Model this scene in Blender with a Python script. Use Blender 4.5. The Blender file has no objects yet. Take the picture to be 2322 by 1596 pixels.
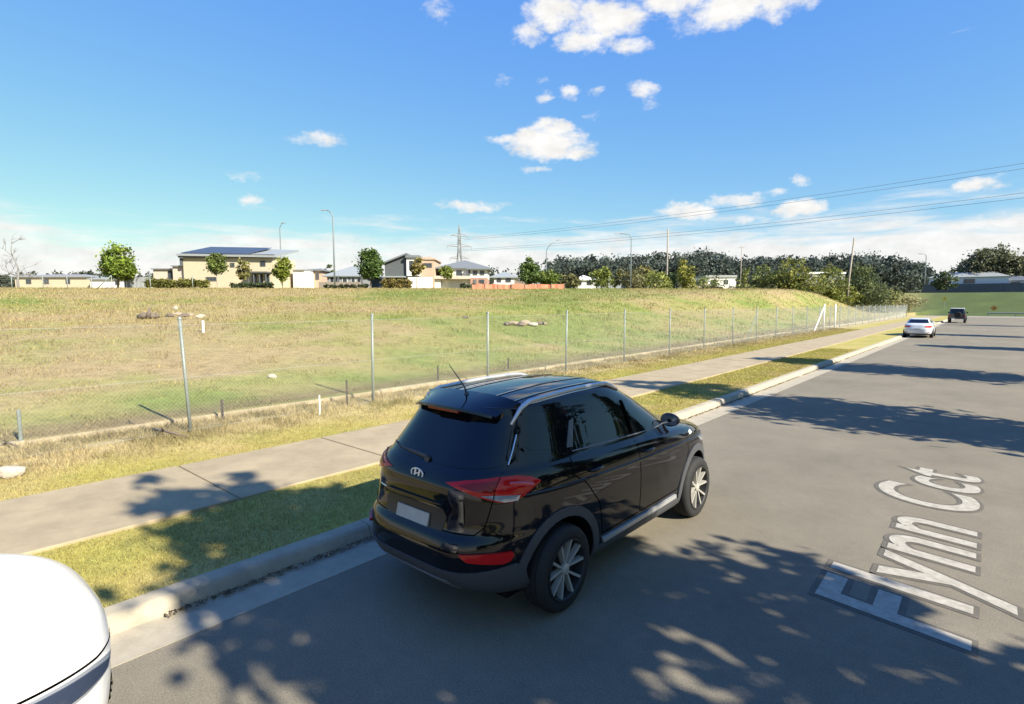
import bpy, bmesh, math, random
import numpy as np
from mathutils import Vector, Matrix
from mathutils.bvhtree import BVHTree
from mathutils.geometry import delaunay_2d_cdt

random.seed(7)
RNG = np.random.default_rng(11)
C = bpy.context.scene.collection
SC = bpy.context.scene
R = math.radians

# ------------------------------------------------------------------ camera
F, CX, CY = 1260.0, 1160.5, 798.0          # focal length and centre in units of a 2321 x 1596 frame
PITCH, YAW, CAMH = 0.08865588, 0.71327500, 2.6
FW = Vector((-math.sin(YAW) * math.cos(PITCH), math.cos(YAW) * math.cos(PITCH), -math.sin(PITCH)))
RT = Vector((math.cos(YAW), math.sin(YAW), 0))
UP = RT.cross(FW)
cam = bpy.data.cameras.new('camera')
camo = bpy.data.objects.new('camera', cam)
C.objects.link(camo)
cam.sensor_fit = 'HORIZONTAL'
cam.sensor_width = 36
cam.lens = 36 * F / 2321
cam.clip_start, cam.clip_end = 0.1, 6000
camo.location = (0, 0, CAMH)
camo.rotation_euler = (math.pi / 2 - PITCH, 0, YAW)
SC.camera = camo

# ------------------------------------------------------------------ light and sky
SUN_EL, SUN_AZ = R(36), R(90)               # azimuth clockwise from +Y: the sun stands over the right verge
sun = bpy.data.lights.new('sun', 'SUN')
sun.energy, sun.angle, sun.color = 5.0, R(0.5), (1.0, 0.92, 0.77)
suno = bpy.data.objects.new('sun', sun)
C.objects.link(suno)
sd = Vector((math.sin(SUN_AZ) * math.cos(SUN_EL), math.cos(SUN_AZ) * math.cos(SUN_EL), math.sin(SUN_EL)))
suno.rotation_euler = sd.to_track_quat('Z', 'Y').to_euler()
suno.location = (30, 0, 40)

SC.view_settings.view_transform = 'Standard'
SC.view_settings.look = 'None'
SC.view_settings.exposure = 1.30
SC.view_settings.gamma = 1.0

def ray_dir(u, v):
    return (FW + RT * ((u - CX) / F) - UP * ((v - CY) / F)).normalized()

def az_el(u, v):
    d = ray_dir(u, v)
    return math.atan2(d.x, d.y), math.asin(d.z)

world = bpy.data.worlds.new("World")
SC.world = world
world.use_nodes = True
def build_world():
    nt = world.node_tree
    N, L = nt.nodes, nt.links
    for n in list(N): N.remove(n)
    def nd(t, **kw):
        n = N.new(t)
        for k, v in kw.items(): setattr(n, k, v)
        return n
    def M(op, a, b=None, c=None, clamp=False):
        n = nd('ShaderNodeMath', operation=op, use_clamp=clamp)
        for i, x in enumerate((a, b, c)):
            if x is None: continue
            if isinstance(x, (int, float)): n.inputs[i].default_value = x
            else: L.new(x, n.inputs[i])
        return n.outputs[0]
    out = nd('ShaderNodeOutputWorld')
    bg = nd('ShaderNodeBackground')
    sky = nd('ShaderNodeTexSky', sky_type='NISHITA')
    sky.sun_disc = False
    sky.sun_elevation, sky.sun_rotation = SUN_EL, SUN_AZ
    sky.air_density, sky.dust_density, sky.ozone_density = 1.0, 0.2, 1.6
    tc = nd('ShaderNodeTexCoord')
    sep = nd('ShaderNodeSeparateXYZ')
    L.new(tc.outputs['Generated'], sep.inputs[0])
    x, y, z = sep.outputs
    az = M('ARCTAN2', x, y)
    el = M('ARCSINE', z)
    # tone response of the sky: blue saturates first, as in the photograph
    sc3 = nd('ShaderNodeSeparateColor'); L.new(sky.outputs[0], sc3.inputs[0])
    cc3 = nd('ShaderNodeCombineColor')
    for i, (A, g) in enumerate(SKY_TONE):
        q = M('MULTIPLY', M('POWER', M('MULTIPLY', sc3.outputs[i], 0.198), g), A * SKY_GAIN)
        L.new(q, cc3.inputs[i])
    # warped az/el for cloud outlines
    comb = nd('ShaderNodeCombineXYZ')
    L.new(az, comb.inputs[0]); L.new(M('MULTIPLY', el, 1.7), comb.inputs[1])
    def noise(scale, detail, rough, src=None, dist=0.0):
        n = nd('ShaderNodeTexNoise')
        n.inputs['Scale'].default_value = scale
        n.inputs['Detail'].default_value = detail
        n.inputs['Roughness'].default_value = rough
        n.inputs['Distortion'].default_value = dist
        L.new(src or comb.outputs[0], n.inputs['Vector'])
        return n
    nw = noise(14, 5, 0.62)
    sp = nd('ShaderNodeSeparateColor')
    L.new(nw.outputs['Color'], sp.inputs[0])
    waz = M('ADD', az, M('MULTIPLY', M('SUBTRACT', sp.outputs[0], 0.5), 0.060))
    wel = M('ADD', el, M('MULTIPLY', M('SUBTRACT', sp.outputs[1], 0.5), 0.040))
    fine = M('MULTIPLY', M('SUBTRACT', noise(30, 6, 0.66).outputs[0], 0.5), 1.0)
    acc = None
    for (u, v, ru, rv, amp) in CLOUDS:
        a0, e0 = az_el(u, v)
        a1, _ = az_el(u + ru, v)
        _, e1 = az_el(u, v - rv)
        ra, re = abs(a1 - a0), abs(e1 - e0)
        dx = M('MULTIPLY', M('SUBTRACT', waz, a0), 1 / ra)
        dy = M('MULTIPLY', M('SUBTRACT', wel, e0), 1 / re)
        q = M('ADD', M('MULTIPLY', dx, dx), M('MULTIPLY', dy, dy))
        t = M('MULTIPLY', M('SUBTRACT', 1.0, q), amp)          # 1 in the middle, 0 at the rim
        acc = t if acc is None else M('MAXIMUM', acc, t)
    dens = M('ADD', acc, M('MULTIPLY', fine, 1.9))
    mask = nd('ShaderNodeMapRange', interpolation_type='SMOOTHSTEP')
    mask.inputs['From Min'].default_value = -0.05
    mask.inputs['From Max'].default_value = 0.98
    L.new(dens, mask.inputs['Value'])
    # low bank of cloud along the horizon, more of it to the right
    strc = nd('ShaderNodeCombineXYZ')
    L.new(M('MULTIPLY', az, 2.2), strc.inputs[0]); L.new(M('MULTIPLY', el, 17), strc.inputs[1])
    nb = noise(2.6, 7, 0.6, strc.outputs[0], 0.25)
    cov = nd('ShaderNodeMapRange')                             # coverage by elevation
    a_l, e_top_l = az_el(0, 560)
    cov.inputs['From Min'].default_value = 0.185
    cov.inputs['From Max'].default_value = 0.055
    cov.inputs['To Min'].default_value = -0.40
    cov.inputs['To Max'].default_value = 0.30
    L.new(el, cov.inputs['Value'])
    azb = nd('ShaderNodeMapRange')
    azb.inputs['From Min'].default_value = -1.5
    azb.inputs['From Max'].default_value = 0.1
    azb.inputs['To Min'].default_value = 0.02
    azb.inputs['To Max'].default_value = 0.19
    L.new(az, azb.inputs['Value'])
    bank = M('ADD', M('ADD', nb.outputs[0], cov.outputs[0]), azb.outputs[0])
    bm_ = nd('ShaderNodeMapRange', interpolation_type='SMOOTHSTEP')
    bm_.inputs['From Min'].default_value = 0.42
    bm_.inputs['From Max'].default_value = 0.80
    L.new(bank, bm_.inputs['Value'])
    total = M('MAXIMUM', mask.outputs[0], M('MULTIPLY', bm_.outputs[0], 0.93), clamp=True)
    # cloud colour: white, greyer thin parts and undersides
    shade = nd('ShaderNodeMapRange')
    shade.inputs['From Min'].default_value = 0.3
    shade.inputs['From Max'].default_value = 0.7
    shade.inputs['To Min'].default_value = 0.86
    shade.inputs['To Max'].default_value = 1.06
    L.new(noise(22, 4, 0.6).outputs[0], shade.inputs['Value'])
    ccol = nd('ShaderNodeMix', data_type='RGBA', blend_type='MULTIPLY')
    ccol.inputs[0].default_value = 1.0
    ccol.inputs[6].default_value = CLOUD_RGB + (1,)
    L.new(shade.outputs[0], ccol.inputs[7])
    mix = nd('ShaderNodeMix', data_type='RGBA')
    L.new(total, mix.inputs[0])
    L.new(cc3.outputs[0], mix.inputs[6])
    L.new(ccol.outputs[2], mix.inputs[7])
    L.new(mix.outputs[2], bg.inputs[0])
    bg.inputs[1].default_value = SKY_STR
    L.new(bg.outputs[0], out.inputs[0])
SKY_STR = 0.10
SKY_GAIN = 1 / (SKY_STR * 2 ** SC.view_settings.exposure)
SKY_TONE = ((.53, .92), (.70, .68), (.90, .03))
CLOUD_RGB = (1.0 * SKY_GAIN, .985 * SKY_GAIN, .96 * SKY_GAIN)
CLOUDS = [  # where each cloud stands in the sky, how wide and tall, how dense
    (1255, 28, 85, 50, 1.0), (1385, 45, 105, 60, 1.1), (1330, 90, 95, 38, .9), (1425, 108, 62, 26, .7), (1200, 75, 45, 32, .7),
    (1520, 0, 95, 45, 1.0), (1655, 15, 105, 58, 1.1), (1755, 15, 75, 48, .8), (1830, -5, 40, 30, .6), (1560, 55, 50, 30, .25),
    (1240, 325, 110, 40, 1.3), (1255, 295, 62, 30, 1.1), (1140, 318, 55, 15, .75), (1310, 340, 48, 24, .9), (1215, 378, 34, 10, .35),
    (1463, 206, 52, 24, .75), (1292, 213, 32, 17, .7), (1345, 207, 20, 17, .6), (1236, 222, 18, 17, .5), (1475, 238, 26, 11, .5),
    (1143, 190, 30, 15, .35), (1228, 186, 18, 12, .25), (1337, 262, 18, 11, .3),
    (725, 317, 66, 24, .62), (1070, 468, 88, 18, .85), (567, 450, 32, 17, .5), (560, 394, 48, 11, .35), (993, 18, 36, 36, .35),
    (1558, 478, 80, 24, 1.0), (1670, 450, 85, 17, .8), (1812, 473, 64, 29, 1.2), (1812, 412, 32, 12, .7), (2218, 421, 80, 19, .9),
    (1695, 492, 60, 16, .6), (2260, 495, 130, 24, .6), (1755, 432, 30, 9, .45),
]
build_world()

# ------------------------------------------------------------------ helpers: objects and tags
def tag(o, label=None, cat=None, group=None, kind=None):
    if label: o['label'] = label
    if cat: o['category'] = cat
    if group: o['group'] = group
    if kind: o['kind'] = kind
    return o

def empty(name, loc=(0, 0, 0), rz=0.0, label=None, cat=None, group=None):
    o = bpy.data.objects.new(name, None)
    C.objects.link(o)
    o.location = loc
    o.rotation_euler = (0, 0, rz)
    o.empty_display_size = 0.3
    return tag(o, label, cat, group)

def mesh_obj(name, V, Fc, mat, parent=None, smooth=False, angle=None):
    me = bpy.data.meshes.new(name)
    if isinstance(V, np.ndarray):
        V = V.reshape(-1, 3)
        n = len(V)
        me.vertices.add(n)
        me.vertices.foreach_set('co', V.astype(np.float32).ravel())
        Fc = np.asarray(Fc, dtype=np.int32)
        k = Fc.shape[1]
        me.loops.add(Fc.size)
        me.loops.foreach_set('vertex_index', Fc.ravel())
        me.polygons.add(len(Fc))
        me.polygons.foreach_set('loop_start', np.arange(0, Fc.size, k, dtype=np.int32))
        me.update(calc_edges=True)
        me.validate()
    else:
        me.from_pydata([tuple(v) for v in V], [], [tuple(f) for f in Fc])
        me.update()
    mats = mat if isinstance(mat, (list, tuple)) else [mat]
    for m in mats: me.materials.append(m)
    if smooth or angle:
        me.polygons.foreach_set('use_smooth', [True] * len(me.polygons))
        if angle: me.set_sharp_from_angle(angle=R(angle))
    o = bpy.data.objects.new(name, me)
    C.objects.link(o)
    if parent: o.parent = parent
    return o

def set_color_attr(o, cols):
    """one colour per vertex, an albedo variation that belongs to the surface"""
    me = o.data
    a = me.color_attributes.new('Col', 'FLOAT_COLOR', 'POINT')
    c = np.ones((len(me.vertices), 4), np.float32)
    c[:, :3] = cols
    a.data.foreach_set('color', c.ravel())

class MB:
    """collects simple shapes into one mesh"""
    def __init__(s): s.v = []; s.f = []
    def add(s, V, Fc):
        b = len(s.v)
        s.v += [tuple(p) for p in V]
        s.f += [tuple(i + b for i in f) for f in Fc]
        return s
    def box(s, x0, x1, y0, y1, z0, z1, m=None):
        V = [Vector((x, y, z)) for z in (z0, z1) for y in (y0, y1) for x in (x0, x1)]
        if m is not None: V = [m @ p for p in V]
        return s.add(V, [(0, 2, 3, 1), (4, 5, 7, 6), (0, 1, 5, 4), (2, 6, 7, 3), (0, 4, 6, 2), (1, 3, 7, 5)])
    def tube(s, pts, rad, n=8, cap=True):
        pts = [Vector(p) for p in pts]
        rads = rad if isinstance(rad, (list, tuple)) else [rad] * len(pts)
        rings = []
        ref = None
        for i, p in enumerate(pts):
            d = (pts[min(i + 1, len(pts) - 1)] - pts[max(i - 1, 0)]).normalized()
            if ref is None: ref = Vector((0, 0, 1)) if abs(d.z) < .9 else Vector((1, 0, 0))
            a = d.cross(ref).normalized(); b = d.cross(a); ref = b.cross(d) if False else ref
            rings.append([p + (a * math.cos(2 * math.pi * k / n) + b * math.sin(2 * math.pi * k / n)) * rads[i] for k in range(n)])
        V = [q for r_ in rings for q in r_]
        Fc = []
        for i in range(len(pts) - 1):
            for k in range(n):
                Fc.append((i * n + k, i * n + (k + 1) % n, (i + 1) * n + (k + 1) % n, (i + 1) * n + k))
        if cap:
            Fc.append(tuple(range(n)))
            Fc.append(tuple(range((len(pts) - 1) * n, len(pts) * n))[::-1])
        return s.add(V, Fc)
    def lathe(s, prof, n=24, axis='z', c=(0, 0, 0), closed=False):
        V = []
        for (r_, h) in prof:
            for k in range(n):
                a = 2 * math.pi * k / n
                p = (r_ * math.cos(a), r_ * math.sin(a), h)
                if axis == 'x': p = (p[2], p[0], p[1])
                if axis == 'y': p = (p[0], p[2], p[1])
                V.append((p[0] + c[0], p[1] + c[1], p[2] + c[2]))
        Fc = []
        m = len(prof)
        for i in range(m if closed else m - 1):
            j = (i + 1) % m
            for k in range(n):
                Fc.append((i * n + k, i * n + (k + 1) % n, j * n + (k + 1) % n, j * n + k))
        return s.add(V, Fc)
    def prism(s, poly, h0, h1, fn=lambda x, y, h: (x, y, h)):
        n = len(poly)
        V = [fn(x, y, h0) for x, y in poly] + [fn(x, y, h1) for x, y in poly]
        Fc = [tuple(range(n))[::-1], tuple(range(n, 2 * n))] + [(i, (i + 1) % n, n + (i + 1) % n, n + i) for i in range(n)]
        return s.add(V, Fc)
    def build(s, name, mat, parent=None, smooth=False, angle=None, fixn=True):
        o = mesh_obj(name, s.v, s.f, mat, parent, smooth, angle)
        if fixn:
            bm = bmesh.new(); bm.from_mesh(o.data)
            bmesh.ops.recalc_face_normals(bm, faces=bm.faces)
            bm.to_mesh(o.data); bm.free()
        return o

def copy_thing(o, parent=None, label=None):
    c = o.copy(); C.objects.link(c)
    if parent: c.parent = parent
    if label: c['label'] = label
    for ch in list(o.children): copy_thing(ch, c)
    return c

# ------------------------------------------------------------------ helpers: materials
def mat(name, col, rough=0.6, metal=0.0, var=0.0, scale=4.0, detail=6.0, bump=0.0, bscale=None, coat=0.0, spec=0.5, col2=None, emis=None):
    m = bpy.data.materials.new(name)
    m.use_nodes = True
    nt = m.node_tree
    b = nt.nodes['Principled BSDF']
    b.inputs['Roughness'].default_value = rough
    b.inputs['Metallic'].default_value = metal
    b.inputs['Specular IOR Level'].default_value = spec
    b.inputs['Coat Weight'].default_value = coat
    b.inputs['Coat Roughness'].default_value = 0.03
    b.inputs['Base Color'].default_value = tuple(col) + (1,)
    if var or col2 or bump:
        tc = nt.nodes.new('ShaderNodeTexCoord')
        n = nt.nodes.new('ShaderNodeTexNoise')
        n.inputs['Scale'].default_value = scale
        n.inputs['Detail'].default_value = detail
        n.inputs['Roughness'].default_value = 0.65
        nt.links.new(tc.outputs['Object'], n.inputs['Vector'])
        if var or col2:
            r = nt.nodes.new('ShaderNodeValToRGB')
            c = Vector(col)
            c1 = c * (1 - var)
            c2 = Vector(col2) if col2 else c * (1 + var)
            r.color_ramp.elements[0].position = 0.3
            r.color_ramp.elements[1].position = 0.7
            r.color_ramp.elements[0].color = tuple(c1) + (1,)
            r.color_ramp.elements[1].color = tuple(c2) + (1,)
            nt.links.new(n.outputs['Fac'], r.inputs[0])
            nt.links.new(r.outputs[0], b.inputs['Base Color'])
        if bump:
            n2 = nt.nodes.new('ShaderNodeTexNoise')
            n2.inputs['Scale'].default_value = bscale or scale * 8
            n2.inputs['Detail'].default_value = 4
            nt.links.new(tc.outputs['Object'], n2.inputs['Vector'])
            bp = nt.nodes.new('ShaderNodeBump')
            bp.inputs['Strength'].default_value = bump
            bp.inputs['Distance'].default_value = 0.02
            nt.links.new(n2.outputs['Fac'], bp.inputs['Height'])
            nt.links.new(bp.outputs[0], b.inputs['Normal'])
    return m

def mat_attr(name, rough=0.9, spec=0.2, nscale=None, namp=0.35, trans=0.0):
    """albedo from the mesh's own colour attribute, with a fine noise over it"""
    m = bpy.data.materials.new(name)
    m.use_nodes = True
    nt = m.node_tree
    b = nt.nodes['Principled BSDF']
    b.inputs['Roughness'].default_value = rough
    b.inputs['Specular IOR Level'].default_value = spec
    a = nt.nodes.new('ShaderNodeAttribute'); a.attribute_name = 'Col'
    src = a.outputs['Color']
    if nscale:
        tc = nt.nodes.new('ShaderNodeTexCoord')
        last = src
        for sc_, am in ((nscale, namp), (nscale * 6.3, namp * .9)):
            n = nt.nodes.new('ShaderNodeTexNoise')
            n.inputs['Scale'].default_value = sc_
            n.inputs['Detail'].default_value = 6
            n.inputs['Roughness'].default_value = 0.7
            nt.links.new(tc.outputs['Object'], n.inputs['Vector'])
            mr = nt.nodes.new('ShaderNodeMapRange')
            mr.inputs['From Min'].default_value = 0.25
            mr.inputs['From Max'].default_value = 0.75
            mr.inputs['To Min'].default_value = 1 - am
            mr.inputs['To Max'].default_value = 1 + am
            nt.links.new(n.outputs['Fac'], mr.inputs['Value'])
            mx = nt.nodes.new('ShaderNodeMix'); mx.data_type = 'RGBA'; mx.blend_type = 'MULTIPLY'
            mx.inputs[0].default_value = 1
            nt.links.new(last, mx.inputs[6]); nt.links.new(mr.outputs[0], mx.inputs[7])
            last = mx.outputs[2]
        src = last
    nt.links.new(src, b.inputs['Base Color'])
    if trans:
        t = nt.nodes.new('ShaderNodeBsdfTranslucent')
        nt.links.new(src, t.inputs[0])
        mxs = nt.nodes.new('ShaderNodeMixShader'); mxs.inputs[0].default_value = trans
        o = nt.nodes['Material Output']
        nt.links.new(b.outputs[0], mxs.inputs[1]); nt.links.new(t.outputs[0], mxs.inputs[2])
        nt.links.new(mxs.outputs[0], o.inputs[0])
    return m

def sstep(a, b, x):
    t = np.clip((np.asarray(x, float) - a) / (b - a), 0, 1)
    return t * t * (3 - 2 * t)

class VNoise:
    """value noise in numpy for terrain height, patches of turf and scatter"""
    def __init__(s, seed): s.g = np.random.default_rng(seed).random((256, 256))
    def one(s, x, y):
        xi, yi = np.floor(x).astype(int), np.floor(y).astype(int)
        fx, fy = x - xi, y - yi
        fx, fy = fx * fx * (3 - 2 * fx), fy * fy * (3 - 2 * fy)
        g = s.g
        a, b = g[xi % 256, yi % 256], g[(xi + 1) % 256, yi % 256]
        c, d = g[xi % 256, (yi + 1) % 256], g[(xi + 1) % 256, (yi + 1) % 256]
        return (a * (1 - fx) + b * fx) * (1 - fy) + (c * (1 - fx) + d * fx) * fy
    def __call__(s, x, y, oct=4):
        x, y = np.asarray(x, float), np.asarray(y, float)
        t, am, tot = 0, 1.0, 0
        for k in range(oct):
            t = t + am * s.one(x * 2 ** k + 17.3 * k, y * 2 ** k + 5.1 * k); tot += am; am *= .55
        return t / tot
VN = VNoise(3)

# ------------------------------------------------------------------ terrain
X_GUT, X_KERB, X_FP0, X_FP1, X_RET = -4.62, -5.10, -7.03, -9.15, -12.3
X_FENCE = -11.35
Y_END = 138.0
def tz(x, y):
    """height of the land: a field that rises from the low edging to a crest, and a grassy rise beyond the end of the road"""
    x, y = np.asarray(x, float), np.asarray(y, float)
    s = np.maximum(-x + X_RET, 0)
    ramp = sstep(0, 1, s / (19 / (1 + np.clip(y, 0, 100) / 100)))
    p = 0.27 + 0.043 * s + 0.050 * np.maximum(y, -20) * ramp
    cap = 4.56 + 0.006 * np.maximum(s + 0.6 * y - 60, 0) * (s > 0)
    cap = np.minimum(cap, 4.9)
    k = 3.0
    z = -np.log(np.exp(-k * np.minimum(p, 12)) + np.exp(-k * cap)) / k
    z = z + 0.10 * (VN(x / 7, y / 7, 3) - .5) * sstep(0, 6, s)
    fall = sstep(82, 123, y) * (1 - sstep(75, 140, s))
    z = z * (1 - fall) + 0.6 * fall
    near = (x > X_RET) & (y < Y_END)
    z = np.where(near, -0.10, z)
    hill = 5.6 * sstep(Y_END + 14, Y_END + 70, y) * sstep(-75, -35, x)
    z = np.where(y >= Y_END, np.maximum(np.where(x > X_RET, -0.10, z), -0.1 + hill), z)
    r = np.sqrt(x * x + y * y)
    far = sstep(260, 420, r)
    return z * (1 - far) + 4.6 * far

def tzs(x, y): return float(tz(np.array([x]), np.array([y]))[0])

def hit(u, v, z=None):
    """where the line of sight of a photo point meets the land (or the level z)"""
    d = ray_dir(u, v)
    if z is not None:
        t = (z - CAMH) / d.z
        return Vector((d.x * t, d.y * t, z))
    t = 3.0
    while t < 400:
        p = Vector((0, 0, CAMH)) + d * t
        if p.z < tzs(p.x, p.y): return Vector((p.x, p.y, tzs(p.x, p.y)))
        t += 0.1 + t * 0.004
    return p

def at(u, v, depth):
    return Vector((0, 0, CAMH)) + depth * (FW + RT * ((u - CX) / F) - UP * ((v - CY) / F))

def axis(dense, a, b, far, n):
    core = np.arange(a, b + 1e-6, dense)
    lo = a - np.geomspace(dense * 2, far, n)
    hi = b + np.geomspace(dense * 2, far, n)
    return np.concatenate([lo[::-1], core, hi])
gx = np.concatenate([axis(0.8, -120, -13.1, 2600, 34)[:-34], [-12.72, -12.5, -12.36, -12.31, -12.29, -9, -6, -2, 2, 6, 10, 14, 20], 20 + np.geomspace(3, 2600, 30)])
gy = axis(0.8, -24, 150, 2600, 40)
GX, GY = np.meshgrid(gx, gy, indexing='ij')
GZ = tz(GX, GY)
# turf colour: straw, olive, fresh green and bare soil, each where the photograph shows it
TAN, OLV, GRN, SOIL = np.array((.285, .228, .108)), np.array((.235, .22, .075)), np.array((.155, .19, .045)), np.array((.155, .112, .062))
PATCH = []
for (u, v, ru, rv, am) in [(420, 912, 190, 26, 1.0), (150, 950, 160, 22, .75), (60, 685, 90, 8, 1.0), (930, 668, 110, 10, 1.25), (980, 683, 60, 8, .9), (600, 742, 90, 13, .8),
        (760, 715, 70, 12, .6), (540, 740, 60, 8, .5), (880, 722, 60, 10, .7), (640, 790, 50, 10, .4), (780, 850, 80, 22, .6), (1000, 835, 90, 22, .6), (1280, 660, 130, 5, .8), (1380, 656, 60, 4, .8),
        (1050, 780, 120, 24, .5), (1300, 760, 160, 26, .45), (1500, 770, 160, 30, .55), (1650, 740, 120, 30, .4), (250, 795, 30, 10, .6), (320, 850, 60, 12, .4), (700, 700, 60, 8, .4), (1180, 800, 100, 30, .5), (1650, 690, 160, 16, .45), (1850, 700, 100, 12, .5)]:
    p = hit(u, v); p1 = hit(u + ru, v); p2 = hit(u, v - rv); p3 = hit(u, v + rv)
    ea = Vector((p1.x - p.x, p1.y - p.y)); eb = Vector((p2.x - p3.x, p2.y - p3.y)) * .5
    ea = ea if ea.length > .4 else Vector((.4, 0)); eb = eb if eb.length > .4 else Vector((0, .4))
    PATCH.append((p.x, p.y, ea.normalized(), ea.length, eb.normalized(), eb.length, am))
def turf(x, y):
    n1 = VN(x / 5.0, y / 5.0, 4); n2 = VN(x / 1.3 + 40, y / 1.3 + 9, 3); n3 = VN(x / 16 + 3, y / 16 + 70, 3)
    g = np.zeros_like(x)
    for (px, py, ea, la, eb, lb, am) in PATCH:
        dx, dy = x - px, y - py
        det = ea.x * eb.y - ea.y * eb.x
        a = (dx * eb.y - dy * eb.x) / det / la
        b = (ea.x * dy - ea.y * dx) / det / lb
        g = np.maximum(g, am * np.exp(-(a * a + b * b) * 1.1))
    n4 = VN(x / 2.2 + y / 9.0 + 60, y / 2.2 - x / 9.0 + 13, 3)
    g = .85 * g + .08 + (n1 - .55) * 1.0 + (n2 - .5) * .9 + (n3 - .5) * .5 + (n4 - .5) * .9 + .22 * sstep(20, 70, y)
    ol = sstep(-.05, .35, g)[..., None]; gr = sstep(.35, .85, g)[..., None]
    c = TAN * (1 - ol) + OLV * ol
    c = c * (1 - gr) + GRN * gr
    red = sstep(.5, .75, VN(x / 3 + 11, y / 3 + 31, 3))[..., None] * (1 - ol)
    c = c * (1 - .28 * red) + .28 * red * np.array((.30, .20, .12))
    s = -x + X_RET
    soil = (np.exp(-((s - .55) / .55) ** 2) * sstep(.35, .6, n1 + .15))[..., None] * (s > 0)[..., None]
    c = c * (1 - .85 * soil) + SOIL * .85 * soil
    hillg = (sstep(Y_END, Y_END + 8, y) * sstep(-26, -10, x))[..., None]
    c = c * (1 - hillg) + (np.array((.062, .085, .024)) * (.75 + .5 * n2[..., None])) * hillg
    hilld = (sstep(Y_END, Y_END + 8, y) * (1 - sstep(-26, -10, x)) * sstep(-90, -70, x))[..., None]
    c = c * (1 - .5 * hilld) + np.array((.20, .175, .06)) * .5 * hilld
    return c * (0.93 + .14 * n2)[..., None]
V = np.stack([GX, GY, GZ], -1)
nx, ny = GX.shape
I = np.arange(nx * ny).reshape(nx, ny)
Q = np.stack([I[:-1, :-1], I[1:, :-1], I[1:, 1:], I[:-1, 1:]], -1).reshape(-1, 4)
m_turf = mat_attr('turf', nscale=2.6, namp=.34)
ground = mesh_obj('ground', V, Q, m_turf, smooth=True)
set_color_attr(ground, turf(GX.ravel(), GY.ravel()))
tag(ground, kind='structure')

# ------------------------------------------------------------------ road, kerb and gutter, verge, footpath
def m_asphalt():
    m = mat('asphalt', (.150, .136, .115), rough=.88, spec=.25, bump=.35, scale=1.0, bscale=160)
    nt = m.node_tree; b = nt.nodes['Principled BSDF']
    tc = nt.nodes.new('ShaderNodeTexCoord')
    last = None
    for sc_, lo, hi in ((.22, .89, 1.11), (.7, .93, 1.07), (1.7, .93, 1.07), (9, .95, 1.05), (70, .80, 1.20), (210, .55, 1.45)):
        n = nt.nodes.new('ShaderNodeTexNoise'); n.inputs['Scale'].default_value = sc_; n.inputs['Detail'].default_value = 5
        nt.links.new(tc.outputs['Object'], n.inputs['Vector'])
        r = nt.nodes.new('ShaderNodeMapRange')
        r.inputs['From Min'].default_value = .3; r.inputs['From Max'].default_value = .7
        r.inputs['To Min'].default_value = lo; r.inputs['To Max'].default_value = hi
        nt.links.new(n.outputs['Fac'], r.inputs['Value'])
        mx = nt.nodes.new('ShaderNodeMix'); mx.data_type = 'RGBA'; mx.blend_type = 'MULTIPLY'; mx.inputs[0].default_value = 1
        if last is None: mx.inputs[6].default_value = (.168, .149, .112, 1)
        else: nt.links.new(last, mx.inputs[6])
        nt.links.new(r.outputs[0], mx.inputs[7])
        last = mx.outputs[2]
    nt.links.new(last, b.inputs['Base Color'])
    return m
M_ASPH = m_asphalt()
X_RK = 5.2                                               # right-hand gutter edge, out of frame
MB().box(X_GUT, X_RK, -60, Y_END - 9, -.3, 0).build('road', M_ASPH)['kind'] = 'structure'
MB().box(-160, 90, Y_END - 9 + .004, Y_END + 1.5, -.3, .004).build('cross_road', mat('pale_asphalt', (.23, .205, .165), .9, var=.12, scale=.6))['kind'] = 'structure'

M_CONC = mat('kerb_concrete', (.31, .275, .205), .85, var=.14, scale=5, bump=.25, bscale=60)
prof = [(X_GUT, .004), (X_GUT - .40, -.012), (X_GUT - .47, .0), (X_GUT - .505, .10), (X_GUT - .53, .128), (X_GUT - .56, .137), (X_GUT - .69, .140), (X_GUT - .70, -.2), (X_GUT, -.2)]
def kerb_run(flip):
    mb = MB()
    y = -40.0
    k = 0
    while y < Y_END - 9.5:
        L_ = 2.9
        y1 = min(y + L_, Y_END - 9)
        pr = [((x if not flip else (X_GUT + X_RK) - x), z) for x, z in prof]
        mb.prism(pr, y, y1 - .009, fn=lambda a, b_, h: (a, h, b_))
        y = y1
    return mb
kb = kerb_run(False).build('kerb', M_CONC, angle=40); kb['kind'] = 'structure'
kb2 = kerb_run(True).build('kerb', M_CONC, angle=40); kb2['kind'] = 'structure'

# verge: one gently uneven sheet between the kerb and the low edging, and the same on the far side of the road
def verge_col(x, y):
    n1 = VN(x / 1.1 + 7, y / 1.1 + 3, 4); n2 = VN(x / .35, y / .35, 3)
    c = np.array((.37, .31, .095)) * (1 - n2[..., None] * .3) + np.array((.0, .05, -.02)) * (n1[..., None] - .4)
    gp = sstep(.52, .72, VN(x / .7 + 31, y / .9 + 12, 3))[..., None]
    c = c * (1 - .4 * gp) + np.array((.22, .23, .06)) * .4 * gp
    dry = sstep(.5, .75, VN(x / .9 + 70, y / 1.2 + 33, 3))[..., None]
    c = c * (1 - .5 * dry) + np.array((.40, .31, .14)) * .5 * dry
    # rank dry grass and bare soil beside the edging
    e = sstep(X_FP1 - .5, X_FP1 - 2.0, x)[..., None]
    straw = np.array((.40, .325, .19)) * (1 - .45 * sstep(.45, .7, VN(x / .6 + 90, y / .6, 3))[..., None])
    c = c * (1 - .75 * e) + straw * .75 * e
    gs = (sstep(.5, .7, VN(x / 1.6 + 20, y / 1.6 + 44, 3)) * (1 - sstep(-9.9, -11.6, x)))[..., None]
    c = c * (1 - .35 * gs) + np.array((.27, .26, .06)) * .35 * gs
    return c
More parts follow.
